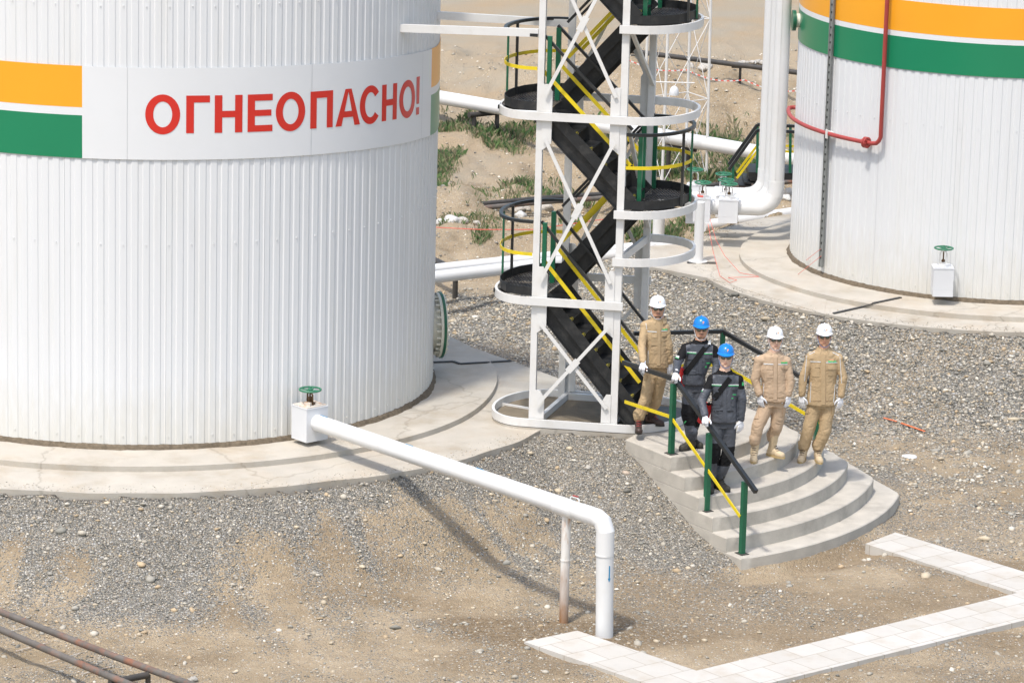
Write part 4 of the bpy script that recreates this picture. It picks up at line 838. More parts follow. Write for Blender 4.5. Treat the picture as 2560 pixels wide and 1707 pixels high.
# lattice mast
def mast():
    f = [g(1655, 456, -.9), g(1766, 440, -.9), g(1703, 420, -.9), g(1603, 436, -.9)]; f = [V(p.x, p.y, -.95) for p in f]; f[2] = f[1]+(f[3]-f[0])
    root = thing('lattice_mast', 'slender white lattice mast with a lamp behind the stair tower', 'mast', tuple(sum(f, V(0, 0, 0))/4)); H = 7.5
    c = sum(f, V(0, 0, 0))/4; top = [p.lerp(c, .14)+V(0, 0, H) for p in f]
    for a, b in zip(f, top): mb = MB(); mb.tube([a, b], .026, 8); mb.build('leg', MT['wsteel'], root)
    for i in range(4):
        j = (i+1) % 4; mb = MB()
        for k in range(5):
            t0, t1 = k/5, (k+1)/5; A0 = f[i].lerp(top[i], t0); A1 = f[i].lerp(top[i], t1); B0 = f[j].lerp(top[j], t0); B1 = f[j].lerp(top[j], t1)
            mb.tube([A0, B1], .007, 6); mb.tube([B0, A1], .007, 6); mb.tube([A1, B1], .010, 6)
        mb.build('lattice', MT['wsteel'], root)
    p = at(1685, 238, 66); mb = MB(); mb.lathe([(.085, 0), (.085, .04), (.075, .10), (.05, .14), (.015, .16)], p, n=20); mb.build('lamp_head', MT['wbox'], root, smooth=True)
    mb = MB(); mb.tube([p+V(-.4, 0, .22), p+V(.35, 0, .22)], .012, 6); mb.build('bracket', MT['wsteel'], root)
mast()
# tapes, strings, small litter
def line3(name, pts, r, m_, label, cat): mb = MB(); mb.tube(pts, r, 5); return tag(mb.build(name, m_), label, cat)
a, b = g(1570, 150, .35), g(2010, 226, .1); tp_ = MB()
for k in range(60):
    t0, t1 = k/60, (k+1)/60; sg = lambda t: a.lerp(b, t)+V(0, 0, -.10*sin(pi*((t*3) % 1))); tp_.bar(sg(t0), sg(t1), .003, .022, m=k % 2)
tag(tp_.build('warning_tape', [MT['redrope'], MT['panel']]), 'red and white warning tape strung along the earth bank', 'tape')
line3('red_rope', [g(1060, 567, -.5), g(1200, 574, -.5), g(1330, 574, -.5), g(1440, 558, -.5), g(1510, 548, -.5)], .007, MT['redrope'], 'thin red rope stretched low across the rough ground behind the tower', 'rope')
line3('red_string', [at(1775, 548, 59.8), at(1790, 600, 59.2), at(1812, 640, 58.6), g(1850, 682, -.06), g(1905, 692, -.06), g(1960, 676, -.10), g(2010, 655, .05), at(2052, 622, 56.8)], .0035, MT['redrope'], 'longer tangled red string trailing from the valves to the right tank', 'string')
line3('red_string', [at(1770, 560, 59.8), at(1783, 630, 59.0), g(1800, 690, -.06), g(1825, 707, -.06), g(1842, 700, -.06), g(1820, 694, -.05), g(1880, 692, -.06), g(1985, 694, -.09), at(2053, 640, 56.8)], .0035, MT['redrope'], 'shorter red string coiled in loops on the concrete beside the pipe column', 'string')
p = g(1545, 640, -1.0); mb = MB(); mb.tube([p, at(1545, 575, p.y)], .05, 12); tag(mb.build('red_marker_post', MT['fire']), 'short red marker post behind the stair tower', 'marker post')
for (a, b, lb) in (((2208, 1063), (2241, 1070), 'short orange strip lying on gravel right of the steps'), ((2252, 1073), (2312, 1088), 'longer orange strip lying on gravel right of the steps')):
    A = g(*a, -1.06); B = g(*b, -1.06); A.z = hz(A.x, A.y)+.03; B.z = hz(B.x, B.y)+.03; mb = MB(); mb.bar(A, B, .028, .008); tag(mb.build('plastic_strip', MT['tape']), lb, 'strip')
p = g(2273, 1141, -1.08); mb = MB(); mb.lathe([(.11, 0), (.10, .02), (.001, .025)], (p.x, p.y, hz(p.x, p.y)), n=20, sy=.8); tag(mb.build('white_disc', MT['panel'], smooth=True), 'flat white disc lying on the dirt at the right', 'disc')
# rocks
def rockmesh(seed):
    random.seed(seed); bm = bmesh.new(); bmesh.ops.create_icosphere(bm, subdivisions=3, radius=1); o_ = Vector((seed*3.1, 0, 0))
    for v in bm.verts: v.co *= .85+.35*noise.noise(v.co*1.1+o_)+.10*noise.noise(v.co*3+o_); v.co.z *= .62
    me = bpy.data.meshes.new('rock'); bm.to_mesh(me); bm.free(); me.materials.append(pmat('rock_%d' % seed, [(.46, .43, .38), (.55, .54, .51), (.38, .36, .32)][seed % 3], .9, .15, 5, .5, 20)); me.polygons.foreach_set('use_smooth', [True]*len(me.polygons)); return me
RM = [rockmesh(i) for i in range(4)]
def rock(px, py, r, z, label, gname='pale boulders behind the tower'):
    p = g(px, py, z); o = bpy.data.objects.new('rock', RM[random.randrange(4)]); COL.objects.link(o); h_ = hz(p.x, p.y)
    for _ in range(12): p = g(px, py, h_+r*.4); h_ = h_*.5+.5*hz(p.x, p.y)
    o.location = (p.x, p.y, h_+r*.25); o.scale = (r, r*.8, r); o.rotation_euler = (0, 0, random.random()*6); tag(o, label, 'rock', gname)
for px, py, r, lb in ((1100, 553, .13, 'pale boulder lying right beside the lettered tank below the rusty pipes'), (1128, 548, .19, 'big rounded boulder beneath the rusty pipes near the lettered tank'), (1152, 552, .17, 'white rounded boulder right of the big boulder under the rusty pipes')): rock(px, py, r, -.9, lb)
for k, (px, py, r) in enumerate(((1298, 522, .13), (1318, 519, .10), (1302, 535, .14), (1365, 516, .16), (1190, 556, .09))): rock(px, py, r, -.9, 'grey stone in the loose row of stones seen through the stair tower railings', 'stones seen through the stair tower')
for k in range(9): rock(1722+random.uniform(0, 50), 172-random.uniform(0, 10)-k*.6, random.uniform(.08, .14), 0, 'white stone in the heap on the bank crest next to the lattice mast', 'white stones heaped on the bank crest')
for k in range(8): rock(1842+k*9+random.uniform(-3, 3), 158-k*.6+random.uniform(-2, 2), random.uniform(.07, .13), 0, 'white stone in the row along the bank crest left of the riser pipe', 'white stones in a row on the bank crest')
for px, py, r, lb in ((1852, 412, .14, 'white rock in the grass in front of the crossover steps'), (1970, 478, .15, 'beige rock between the riser pipe and the right tank'), (1778, 482, .10, 'small stone beside the manifold wheels'), (1966, 492, .12, 'small grey rock below the beige rock beside the riser')): rock(px, py, r, -.9, lb)
for px, py, r, lb in ((141, 1350, .075, 'smooth pale boulder on the front bank, left side'), (482, 1696, .06, 'white stone at the bottom edge right of the rusty pipes'), (1470, 1166, .05, 'lone rounded stone on the gravel bank below the tower')): rock(px, py, r, -.9, lb, 'pale stones on the front bank')
# rusty pipes in the foreground
for (a, b, lb) in (((-60, 1507), (560, 1741), 'rustier upper pipe crossing the bottom left corner'), ((-60, 1549), (520, 1790), 'greyer lower pipe crossing the bottom left corner')):
    A, B = g(*a, -.80), g(*b, -.80); A = A+(A-B)*.5; pipeline('rusty_pipe', lb, [A, A.lerp(B, .35)+V(0, 0, .01), A.lerp(B, .7)-V(0, 0, .01), B], .040, MT['rust'])
a, b = g(282, 1703, -.86), g(370, 1686, -.86); r_ = thing('pipe_rest', 'short open tube rest under the two rusty foreground pipes', 'pipe support', tuple(a)); mb = MB(); d = (b-a).normalized(); mb.tube([a-d*.04, b], .038, 14); mb.build('cross_tube', MT['dark'], r_, smooth=True); mb = MB(); mb.tube([V(a.x, a.y, -1.3), a], .03, 10); mb.tube([V(b.x, b.y, -1.3), b], .03, 10); mb.build('leg', MT['dark'], r_)
for (x, y) in ((43, 1561), (75, 1600), (155, 1629), (235, 1663)):
    A = g(x-35, y+8, -1.0); B = g(x+45, y-12, -1.0); mb = MB(); mb.bar(V(A.x, A.y, hz(A.x, A.y)+.02), V(B.x, B.y, hz(B.x, B.y)+.02), .010, .008)
    tag(mb.build('wire_rod', MT['rustbox']), 'thin rusty rod lying on pebbles beside the foreground pipes', 'rod', 'thin rods beside the rusty pipes')
# grass and reeds
def grass():
    spots = []
    def field(px0, py0, px1, py1, n, h=.16, z=-.9):
        for _ in range(n): spots.append((random.uniform(px0, px1), random.uniform(py0, py1), h*random.uniform(.6, 1.3), z))
    def clump(px, py, s, n, h, z=-.9):
        for _ in range(n): spots.append((random.gauss(px, s), random.gauss(py, s*.35), h*random.uniform(.5, 1.3), z))
    for px, py, s, n, h in ((1110, 272, 18, 90, .22), (1150, 292, 22, 90, .2), (1200, 305, 25, 120, .22), (1255, 325, 25, 160, .26), (1300, 330, 14, 90, .26), (1330, 335, 12, 70, .25), (1115, 415, 17, 190, .2), (1100, 430, 14, 150, .2), (1098, 475, 8, 60, .2), (1135, 405, 10, 60, .18), (1205, 480, 30, 60, .12), (1120, 545, 24, 90, .14), (1170, 550, 24, 70, .14), (1208, 592, 9, 80, .18), (1235, 560, 20, 40, .12), (1300, 480, 24, 80, .22), (1380, 480, 22, 80, .25), (1320, 465, 20, 60, .2), (1432, 560, 10, 25, .22), (1465, 350, 20, 100, .3), (1500, 375, 20, 80, .3), (1545, 360, 15, 80, .3),
                            (1602, 600, 12, 110, .34), (1625, 590, 10, 40, .3), (1665, 585, 12, 60, .26), (1690, 592, 10, 60, .2), (1720, 560, 8, 40, .24), (1790, 580, 16, 110, .2), (1840, 575, 14, 70, .16), (1890, 465, 14, 80, .4), (1862, 470, 12, 60, .35), (1880, 425, 14, 80, .45), (1620, 420, 20, 120, .3), (1680, 430, 24, 120, .28), (1730, 420, 20, 100, .25), (1790, 400, 20, 110, .3), (1830, 390, 20, 110, .35), (1800, 430, 20, 80, .3), (1860, 440, 14, 60, .4), (1650, 380, 24, 80, .26), (1760, 455, 14, 60, .26), (1455, 500, 12, 50, .28)):
        clump(px, py, s, n*3, h)
    for x0, y0, x1, y1, n, h in ((1600, 370, 1990, 455, 900, .20), (1100, 440, 1560, 560, 260, .10), (1600, 575, 1760, 610, 120, .16), (1095, 268, 1340, 335, 200, .12)): field(x0, y0, x1, y1, n, h)
    random.shuffle(spots); spots = spots[:int(len(spots)*.36)]; vs = []; fs = []; cs = []
    for px, py, h, z in spots:
        p = g(px, py, z); zz = hz(p.x, p.y); p = g(px, py, zz); zz = hz(p.x, p.y)
        for _ in range(4):
            a = random.uniform(0, 2*pi); h_0 = h; h = h*.68*random.choice((.6, 1, 1, 1.3)); l = random.uniform(.15, .7)*h; x = p.x+random.gauss(0, .05); y = p.y+random.gauss(0, .08); wv = .0045+.003*random.random(); o_ = len(vs)
            vs += [(x-wv*cos(a+1.57), y-wv*sin(a+1.57), zz-.02), (x+wv*cos(a+1.57), y+wv*sin(a+1.57), zz-.02), (x+l*.35*cos(a)+wv*.5, y+l*.35*sin(a), zz+h*.6), (x+l*cos(a), y+l*sin(a), zz+h*random.uniform(.7, 1))]; h = h_0
            fs += [(o_, o_+1, o_+2), (o_, o_+2, o_+3)]; c = random.choice([(.085, .16, .05), (.12, .20, .065), (.07, .135, .05), (.19, .22, .10), (.27, .24, .14), (.30, .25, .16)]); cs += [c]*4
    me = bpy.data.meshes.new('grass'); me.from_pydata(vs, [], fs); at_ = me.color_attributes.new('stone', 'FLOAT_COLOR', 'POINT'); at_.data.foreach_set('color', np.c_[np.array(cs), np.ones(len(cs))].ravel().astype(np.float32)); me.materials.append(PEB)
    tag(link('grass', me), 'green and yellowing grass tufts growing along the far pipes and bank', 'grass', kind='stuff')
grass()
# ---------------------------------------------------------------- people
def c5(x, y): return (1560+x/3.647, 700+y/3.647)
def remesh(mb, voxel, disp=None, smooth_it=2):
    me = bpy.data.meshes.new('tmp'); me.from_pydata(mb.v, [], mb.f); o = bpy.data.objects.new('tmp', me); COL.objects.link(o)
    bm = bmesh.new(); bm.from_mesh(me); bmesh.ops.recalc_face_normals(bm, faces=bm.faces); bm.to_mesh(me); bm.free()
    m = o.modifiers.new('r', 'REMESH'); m.mode = 'VOXEL'; m.voxel_size = voxel; s_ = o.modifiers.new('s', 'SMOOTH'); s_.factor = .5; s_.iterations = smooth_it
    bpy.context.view_layer.update(); dg = bpy.context.evaluated_depsgraph_get(); r = bpy.data.meshes.new_from_object(o.evaluated_get(dg)); bpy.data.objects.remove(o); bpy.data.meshes.remove(me)
    if disp:
        nv = len(r.vertices); nr = [v.normal.copy() for v in r.vertices]
        for v, n in zip(r.vertices, nr): v.co += n*disp(v.co, n)
        r.update()
    r.polygons.foreach_set('use_smooth', [True]*len(r.polygons)); return r
def put(name, me, m_, parent):
    me.name = name; me.materials.clear()
    for q in (m_ if isinstance(m_, (list, tuple)) else [m_]): me.materials.append(q)
    return link(name, me, parent)
def bvh_of(me): return BVHTree.FromPolygons([v.co[:] for v in me.vertices], [p.vertices[:] for p in me.polygons])
def patch(name, bv, quad, m_, parent, off=.004, nu=6, nv=6, Y=None):
    """thin cloth piece lying on the surface: corners given TL, TR, BR, BL as layout pixels"""
    q = [Vector((*p, 0)) for p in quad]; vs = []; ok = {}
    for j in range(nv+1):
        for i in range(nu+1):
            u, v = i/nu, j/nv; p = (q[0].lerp(q[1], u)).lerp(q[3].lerp(q[2], u), v); d = ray(p.x, p.y).normalized(); h = bv.ray_cast(CC+d*35, d)
            if h[0] is not None: ok[(i, j)] = len(vs)//2; n = h[1]; vs += [h[0]+n*off, h[0]-n*.003]
    fs = []
    for j in range(nv):
        for i in range(nu):
            c = [(i, j), (i+1, j), (i+1, j+1), (i, j+1)]
            if all(k in ok for k in c):
                pts = [vs[2*ok[k]] for k in c]
                if max((pts[a]-pts[b]).length for a in range(4) for b in range(4)) > .25: continue
                t = [2*ok[k] for k in c]; b = [x+1 for x in t]; fs += [tuple(t)]
                for a in range(4):
                    e = (c[a], c[(a+1) % 4]); edge = (a == 0 and j == 0) or (a == 1 and i == nu-1) or (a == 2 and j == nv-1) or (a == 3 and i == 0)
                    if edge: fs.append((t[a], t[(a+1) % 4], b[(a+1) % 4], b[a]))
    if not fs: return None
    mb = MB(); mb.add(vs, fs); return mb.build(name, m_, parent, smooth=True)
def rect(x0, y0, x1, y1, f=c5): return [f(x0, y0), f(x1, y0), f(x1, y1), f(x0, y1)]
def line(x0, y0, x1, y1, w_, f=c5):
    d = Vector((x1-x0, y1-y0)).normalized(); n = Vector((-d.y, d.x))*w_/2
    return [f(x0-n.x, y0-n.y), f(x1-n.x, y1-n.y), f(x1+n.x, y1+n.y), f(x0+n.x, y0+n.y)]
SK = lambda n, c: pmat(n, c, .55, .10, 25, .15, 120, spec=.35)
CL = lambda n, c, v=.10: pmat(n, c, .8, v, 9, .35, 30, spec=.2)
PM = dict(tan=CL('khaki_cloth', (.43, .315, .185)), tan2=CL('beige_cloth', (.47, .345, .235)), grey=pmat('grey_cloth', (.070, .077, .092), .5, .15, 9, .35, 30, spec=.35), black=CL('black_cloth', (.010, .010, .011), .2),
          skin=SK('skin_brown', (.60, .335, .215)), skin2=SK('skin_light', (.72, .47, .34)), white=pmat('white_glove', (.74, .75, .78), .8, .05, 30, .3, 80), hw=pmat('helmet_white', (.78, .79, .82), .22, .02, 3), hb=pmat('helmet_blue', (.010, .20, .62), .2, .03, 3),
          lens=pmat('mirror_lens', (.13, .135, .11), .12, .3, 40, metal=.8), frame=pmat('black_frame', (.01, .01, .01), .3), strap=pmat('strap_blue_grey', (.50, .52, .55), .6), refl=pmat('reflective_band', (.58, .60, .60), .4), lime=pmat('green_piping', (.05, .42, .14), .6),
          bootb=pmat('boot_brown', (.05, .03, .025), .5, .3, 30, .3), boott=pmat('boot_tan', (.58, .46, .30), .75, .12, 20, .3), bootd=pmat('boot_dusty_black', (.05, .046, .035), .7, .5, 14, .3), sole=pmat('boot_sole', (.02, .018, .015), .7), solet=pmat('sole_tan', (.42, .31, .15), .7),
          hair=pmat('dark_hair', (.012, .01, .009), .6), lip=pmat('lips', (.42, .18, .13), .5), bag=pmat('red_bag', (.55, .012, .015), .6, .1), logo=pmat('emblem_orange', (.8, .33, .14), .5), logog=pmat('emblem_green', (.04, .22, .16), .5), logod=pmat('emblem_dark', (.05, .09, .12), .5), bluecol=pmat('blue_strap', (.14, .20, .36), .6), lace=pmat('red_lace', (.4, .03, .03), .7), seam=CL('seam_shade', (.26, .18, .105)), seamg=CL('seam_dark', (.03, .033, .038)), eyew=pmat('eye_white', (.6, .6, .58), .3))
def crease(amp, seed, foc=()):
    o_ = Vector((seed*7.3, seed*1.7, seed*3.1))
    def f(co, n):
        co = Vector(co); a = amp
        for p, r, k in foc:
            d = (co-p).length
            if d < r: a += k*(1-d/r)
        q = Vector((co.x*8, co.y*8, co.z*10))+o_; w1 = noise.noise(q)*.5; q2 = Vector((co.x*15+co.z*6+w1*5, co.y*15, co.z*21-co.x*7+w1*6))+o_; r_ = 1-abs(noise.noise(q2))*2.2
        return a*(r_*.7+w1*1.3)
    return f
def hand(mb, Wp, d, nrm, th, curl, k=1.0, spread=.0, rad=.0105):
    d = d.normalized(); s_ = (th-d*th.dot(d)).normalized(); nrm = (nrm-d*nrm.dot(d)-s_*nrm.dot(s_)).normalized()
    mb.caps(Wp-d*.03, Wp+d*.01, .028*k, .029*k, fl=.8, ax=nrm)
    for i, (off, ln) in enumerate(((.030, .92), (.010, 1.0), (-.010, .94), (-.029, .76))):
        K = Wp+d*(.083-.006*abs(i-1.2))*k+s_*off*k; mb.caps(Wp+d*.008+s_*off*.6*k, K, .0155*k, .0128*k)
        dd = (d+s_*off*spread).normalized(); p = K
        for j, l in enumerate((.043, .027, .021)):
            a = curl[j]*(1+.08*i); dd2 = dd; ang = a; c_, s__ = cos(ang), sin(ang); dd = (dd2*c_-nrm*s__).normalized(); 
            nrm_i = None; q = p+dd*l*ln*k; mb.caps(p, q, (rad-.0006*j)*k, (rad-.0012*(j+1))*k, 10); p = q
            # keep curling around the same axis
            nn = nrm*c_+dd2*s__; nrm_l = nn; 
            if j < 2: nrm_save = nrm; nrm = nrm_l
        nrm = (Vector(nrm0) if False else nrm)
        nrm = (nrm-d*nrm.dot(d)-s_*nrm.dot(s_)); nrm = nrm.normalized() if nrm.length > .05 else d.cross(s_)
    t0 = Wp+d*.028*k+s_*.028*k; t1 = t0+(d*.55+s_*.75-nrm*.25).normalized()*.036*k; t2 = t1+(d*.85+s_*.35-nrm*.35).normalized()*.030*k; t3 = t2+(d*.95+s_*.1-nrm*.4).normalized()*.022*k
    mb.caps(Wp+d*.01+s_*.01*k, t0, .018*k, .016*k); mb.caps(t0, t1, .0145*k, .0125*k); mb.caps(t1, t2, .0122*k, .0112*k); mb.caps(t2, t3, .0112*k, .0095*k)
def loft(mb, levels, rx, n=30):
    """levels: (centre, half width, half depth)"""
    vs = []; ry = Vector((-rx.y, rx.x, 0)).normalized()
    for c, a, b in levels: 
        for j in range(n):
            t = 2*pi*j/n; cx, sy = cos(t), sin(t); e = .85; vs.append(Vector(c)+rx*a*math.copysign(abs(cx)**e, cx)+ry*b*math.copysign(abs(sy)**e, sy))
    N = len(levels); fs = [(i*n+j, i*n+(j+1) % n, (i+1)*n+(j+1) % n, (i+1)*n+j) for i in range(N-1) for j in range(n)]+[tuple(range(n))[::-1], tuple(range((N-1)*n, N*n))]
    mb.add(vs, fs)
def person(label, zg, feet, J, cloth='tan', cloth2=None, helmet='hw', skin='skin', boots='boott', hands=None, head_yaw=0., depth=None, seed=1, torso=(.175, .185, .115), kneel=None, arms=(.062, .051, .043), legs=(.095, .074, .068), beard=False, shirt='white', elb=(-.03, -.03), lean=0):
    UP = V(0, 0, 1); tr = cloth2 or cloth
    fv = []; 
    for (px, py, yaw, z) in feet:
        f = V(sin(radians(yaw)), -cos(radians(yaw)), 0); toe = g(px, py, z); heel = toe-f*.285; fv.append((f, toe, heel, heel+f*.075+UP*.10))
    Y0 = depth or (fv[0][3].y+fv[1][3].y)/2; A = lambda k, dy=0.: at(*J[k], Y0+dy)
    base = V((fv[0][3].x+fv[1][3].x)/2, Y0, zg); root = thing('person', label, 'person', tuple(base), 0, 'workers in hard hats on the steps')
    sR, sL = A('sR')+V(0, 0, .018), A('sL')+V(0, 0, .018); rx = (sL-sR); rx.z = 0; rx.normalize(); rx = (rx+V(0, sin(radians(J.get('twist', 0))), 0)).normalized(); ry = V(-rx.y, rx.x, 0)   # ry points away from the viewer
    pel = A('pel', .02); nk = A('neck', .01)+V(0, 0, .055); hem = A('hem', .0); eR, eL = A('eR', elb[0]), A('eL', elb[1]); wR, wL = A('wR', J.get('dwR', -.06)), A('wL', J.get('dwL', -.04))
    ta, th_, td = torso; mid = (sR+sL)/2; mid = V(nk.x*.5+mid.x*.5, Y0+.01, mid.z+.035)
    # head frame
    chin = A('chin', -.085); yw = radians(head_yaw); fd = V(sin(yw), -cos(yw), .10).normalized(); hx = V(0, 0, 1).cross(fd).normalized()*1; hx = -fd.cross(V(0, 0, 1)).normalized()*-1
    hx = fd.cross(V(0, 0, 1)).normalized()*-1; hx = hx if hx.x > 0 else -hx; hu = hx.cross(-fd).normalized(); hu = hu if hu.z > 0 else -hu
    HC = chin+hu*.118-fd*.085; HF = lambda x, y, z: HC+hx*x*1.07-fd*y*1.04+hu*z*1.02        # y<0 towards the face
    RH = Matrix((hx, -fd, hu)).transposed()
    # body: one continuous surface
    mb = MB(); E = lambda c, r: mb.ell(HF(*c), (r[0]*1.07, r[1]*1.04, r[2]*1.02), RH, 20, 12)
    E((0, .012, .035), (.076, .094, .088)); E((0, -.022, -.03), (.070, .07, .075)); E((0, -.030, -.07), (.060, .055, .045)); E((0, -.062, -.102), (.024, .022, .018)); E((0, -.075, .035), (.055, .02, .016))
    mb.caps(HF(0, -.088, .018), HF(0, -.112, -.022), .009, .0135); E((.011, -.100, -.026), (.009, .010, .008)); E((-.011, -.100, -.026), (.009, .010, .008)); E((0, -.086, -.058), (.025, .012, .010)); E((0, -.084, -.068), (.021, .012, .009))
    E((.040, -.062, -.018), (.022, .024, .022)); E((-.040, -.062, -.018), (.022, .024, .022))
    for s_ in (-1, 1): E((s_*.078, .012, -.005), (.010, .022, .034))
    mb.caps(HF(0, .01, -.05), nk+UP*.01+ry*.0, .061, .066); mb.caps(nk, mid-UP*.03, .075, .09); mb.caps(sR, sL, .05, .05); loft(mb, [(mid-UP*.02, ta*.8, td*.8), ((mid+pel)/2, ta*.75, td*.78), (pel, th_*.78, td*.8)], rx)
    hips = [A('hipR', .01) if 'hipR' in J else pel-rx*.085-UP*.03, A('hipL', .01) if 'hipL' in J else pel+rx*.085-UP*.03]
    kn = [A('kR'), A('kL')]; 
    for i in (0, 1): kn[i].y = (fv[i][3].y+hips[i].y)/2-.035; kn[i] = at(*J['kR' if i == 0 else 'kL'], kn[i].y)
    for s_, e_, w__ in ((sR, eR, wR), (sL, eL, wL)): mb.caps(s_, e_, .042, .036); mb.caps(e_, w__, .036, .026)
    for i in (0, 1): mb.caps(hips[i], kn[i], .072, .05); mb.caps(kn[i], fv[i][3], .05, .036); mb.caps(fv[i][3]-UP*.03, fv[i][1]-fv[i][0]*.06+UP*.05, .035, .026)
    hd = hands or [dict(), dict()]; HP = []
    for s_, e_, w__, h_, sg in ((sR, eR, wR, hd[0], -1), (sL, eL, wL, hd[1], 1)):
        fa = (w__-e_).normalized(); d = Vector(h_.get('d', (fa.x*.5, -.05, -1))).normalized(); nrm = Vector(h_.get('n', (sg*.55, -.8, 0))); th = Vector(h_.get('t', (-sg*.8, -.45, 0))); cu = h_.get('c', (.28, .32, .25))
        Wp = w__+fa*.03; HP.append((Wp, d, nrm, th, cu)); hand(mb, Wp, d, nrm, th, cu, .93, rad=.0092)
    bm_ = remesh(mb, .0055, None, 2); body = put('body', bm_, PM[skin], root); bv = bvh_of(bm_)
    # face details
    def fpatch(name, x0, x1, z0, z1, m_, off=.0012, arch=0., n=6):
        vs = []; N = n
        for j in (0, 1):
            for i in range(N+1):
                u = i/N; x = x0+(x1-x0)*u; z = (z0 if j else z1)+arch*(1-(2*u-1)**2); o_ = HF(x, -.25, z); h = bv.ray_cast(o_, -fd)
                p = h[0] if h[0] is not None else HF(x, -.09, z); vs.append(p+fd*(off+.001))
        mb = MB(); mb.add(vs, [(i, i+1, N+2+i, N+1+i) for i in range(N)]); return mb.build(name, m_, body, fixn=False)
    fpatch('lips', -.024, .024, -.066, -.054, PM['lip'])
    if beard: fpatch('beard', -.036, .036, -.112, -.088, PM['hair'], .002); fpatch('moustache', -.026, .026, -.050, -.043, PM['hair'], .0015)
    for s_ in (-1, 1): mb = MB(); mb.ell(HF(s_*.031, -.079, .012), (.012, .010, .011)); e_ = mb.build('eye', PM['eyew'], body, smooth=True)
    for s_ in (-1, 1): fpatch('eyebrow', s_*.016, s_*.050, .028, .036, PM['hair'], .002, .003)
    mb = MB(); mb.ell(HF(0, .034, .02), (.079, .080, .070), RH, 18, 10); mb.build('hair', PM['hair'], root, smooth=True)
    # helmet
    mb = MB(); hc = HF(0, .012, .060); n = 40; prof = []; vs = []; K = 12
    for i in range(K+1):
        t = pi/2*i/K
        for j in range(n):
            a = 2*pi*j/n; r = cos(t)**.82 if i < K else .002; rid = 1+.03*max(0, 1-abs(cos(a))*7)*sin(t)
            vs.append(hc+hx*cos(a)*.103*r-fd*sin(a)*.122*r+hu*(.112*sin(t)**.95*rid))
    for i, (ex, dz) in enumerate(((.004, -.004), (.012, -.010), (.012, -.016), (-.006, -.012))):
        for j in range(n):
            a = 2*pi*j/n; pk = max(0, -sin(a))**3; e = ex*(1 if i < 3 else 1)+(.034*pk if i in (1, 2) else 0); vs.append(hc+hx*cos(a)*(.103+e*.7)-fd*sin(a)*(.122+e)+hu*(dz-.016*pk*(i in (1, 2))))
    fs = [(i*n+j, i*n+(j+1) % n, (i+1)*n+(j+1) % n, (i+1)*n+j) for i in range(K) for j in range(n)]; b0 = (K+1)*n
    fs += [(j, (j+1) % n, b0+(j+1) % n, b0+j) for j in range(n)]+[(b0+i*n+j, b0+i*n+(j+1) % n, b0+(i+1)*n+(j+1) % n, b0+(i+1)*n+j) for i in range(3) for j in range(n)]
    mb.add(vs, fs); he = mb.build('helmet', PM[helmet], root, smooth=True); hb_ = bvh_of(he.data)
    mb = MB(); mb.tube([hc+(-fd)*(-.113*cos(t))+hu*(.1145*sin(t)) for t in np.linspace(.5, 2.4, 14)], .009, 8); mb.build('ridge', PM[helmet], he, smooth=True)
    def hp(q, m_, nm='emblem'):
        vs = []
        for x, z in q:
            h = hb_.ray_cast(HF(x, -.4, z), -fd); vs.append((h[0] if h[0] is not None else HF(x, -.13, z))+fd*.0025)
        mb = MB(); mb.add(vs, [tuple(range(len(vs)))]); mb.build(nm, m_, he, fixn=False)
    zc = .098; G_ = 'logog' if helmet == 'hb' else 'logod'
    hp([(-.028, zc-.014), (-.018, zc-.014), (-.014, zc-.002)], PM['logog']); hp([(-.012, zc+.016), (-.004, zc+.018), (.006, zc-.014), (-.002, zc-.014)], PM[G_]); hp([(.006, zc+.017), (.026, zc+.017), (.030, zc+.008), (.012, zc+.008)], PM['logo']); hp([(.022, zc+.010), (.030, zc+.008), (.022, zc-.004), (.018, zc-.002)], PM['logo']); hp([(.008, zc+.008), (.014, zc+.008), (.020, zc-.014), (.014, zc-.014)], PM['logo'])
    # glasses and chin strap
    mb = MB(); mb.tube([HF(-.078, -.01, .018), HF(-.068, -.075, .020), HF(-.035, -.103, .022), HF(0, -.110, .018), HF(.035, -.103, .022), HF(.068, -.075, .020), HF(.078, -.01, .018)], .0042, 8); gl = mb.build('glasses', PM['frame'], root, smooth=True)
    for s_ in (-1, 1): mb = MB(); RR = RH@Matrix.Rotation(s_*.35, 3, 'Z'); mb.ell(HF(s_*.034, -.097, .006), (.031, .007, .019), RR, 18, 10); mb.build('lens', PM['lens'], gl, smooth=True)
    mb = MB()
    for s_ in (-1, 1): mb.tube([HF(s_*.083, -.01, .055), HF(s_*.080, -.035, -.02), HF(s_*.068, -.055, -.075), HF(s_*.03, -.078, -.116), HF(0, -.082, -.122)], .0036, 8)
    mb.build('chin_strap', PM['bluecol'] if J.get('bl') else PM['strap'], root, smooth=True)
    # jacket
    mb = MB(); hemw = J.get('hemw', th_); 
    loft(mb, [(nk+UP*.012, .074, .068), (nk-UP*.022, .098, .082), (mid+UP*.045, ta*.86, td*.80), (mid-UP*.06, ta*.98, td*.95), (mid-UP*.16, ta, td*1.06), ((mid*.45+hem*.55), ta*.95, td*1.02), (hem+UP*.10, hemw*.98, td*1.05), (hem+UP*.02, hemw, td*1.08), (hem, hemw*.99, td*1.06)], rx)
    for s_, e_, w__ in ((sR, eR, wR), (sL, eL, wL)):
        mb.caps(mid.lerp(s_, .75), s_, .07, arms[0]+.006); mb.caps(s_, e_, arms[0], arms[1]+.003); mb.caps(e_, w__, arms[1]+.003, arms[2]); mb.caps(w__, w__+(w__-e_).normalized()*.012, arms[2]-.002, arms[2]-.006)
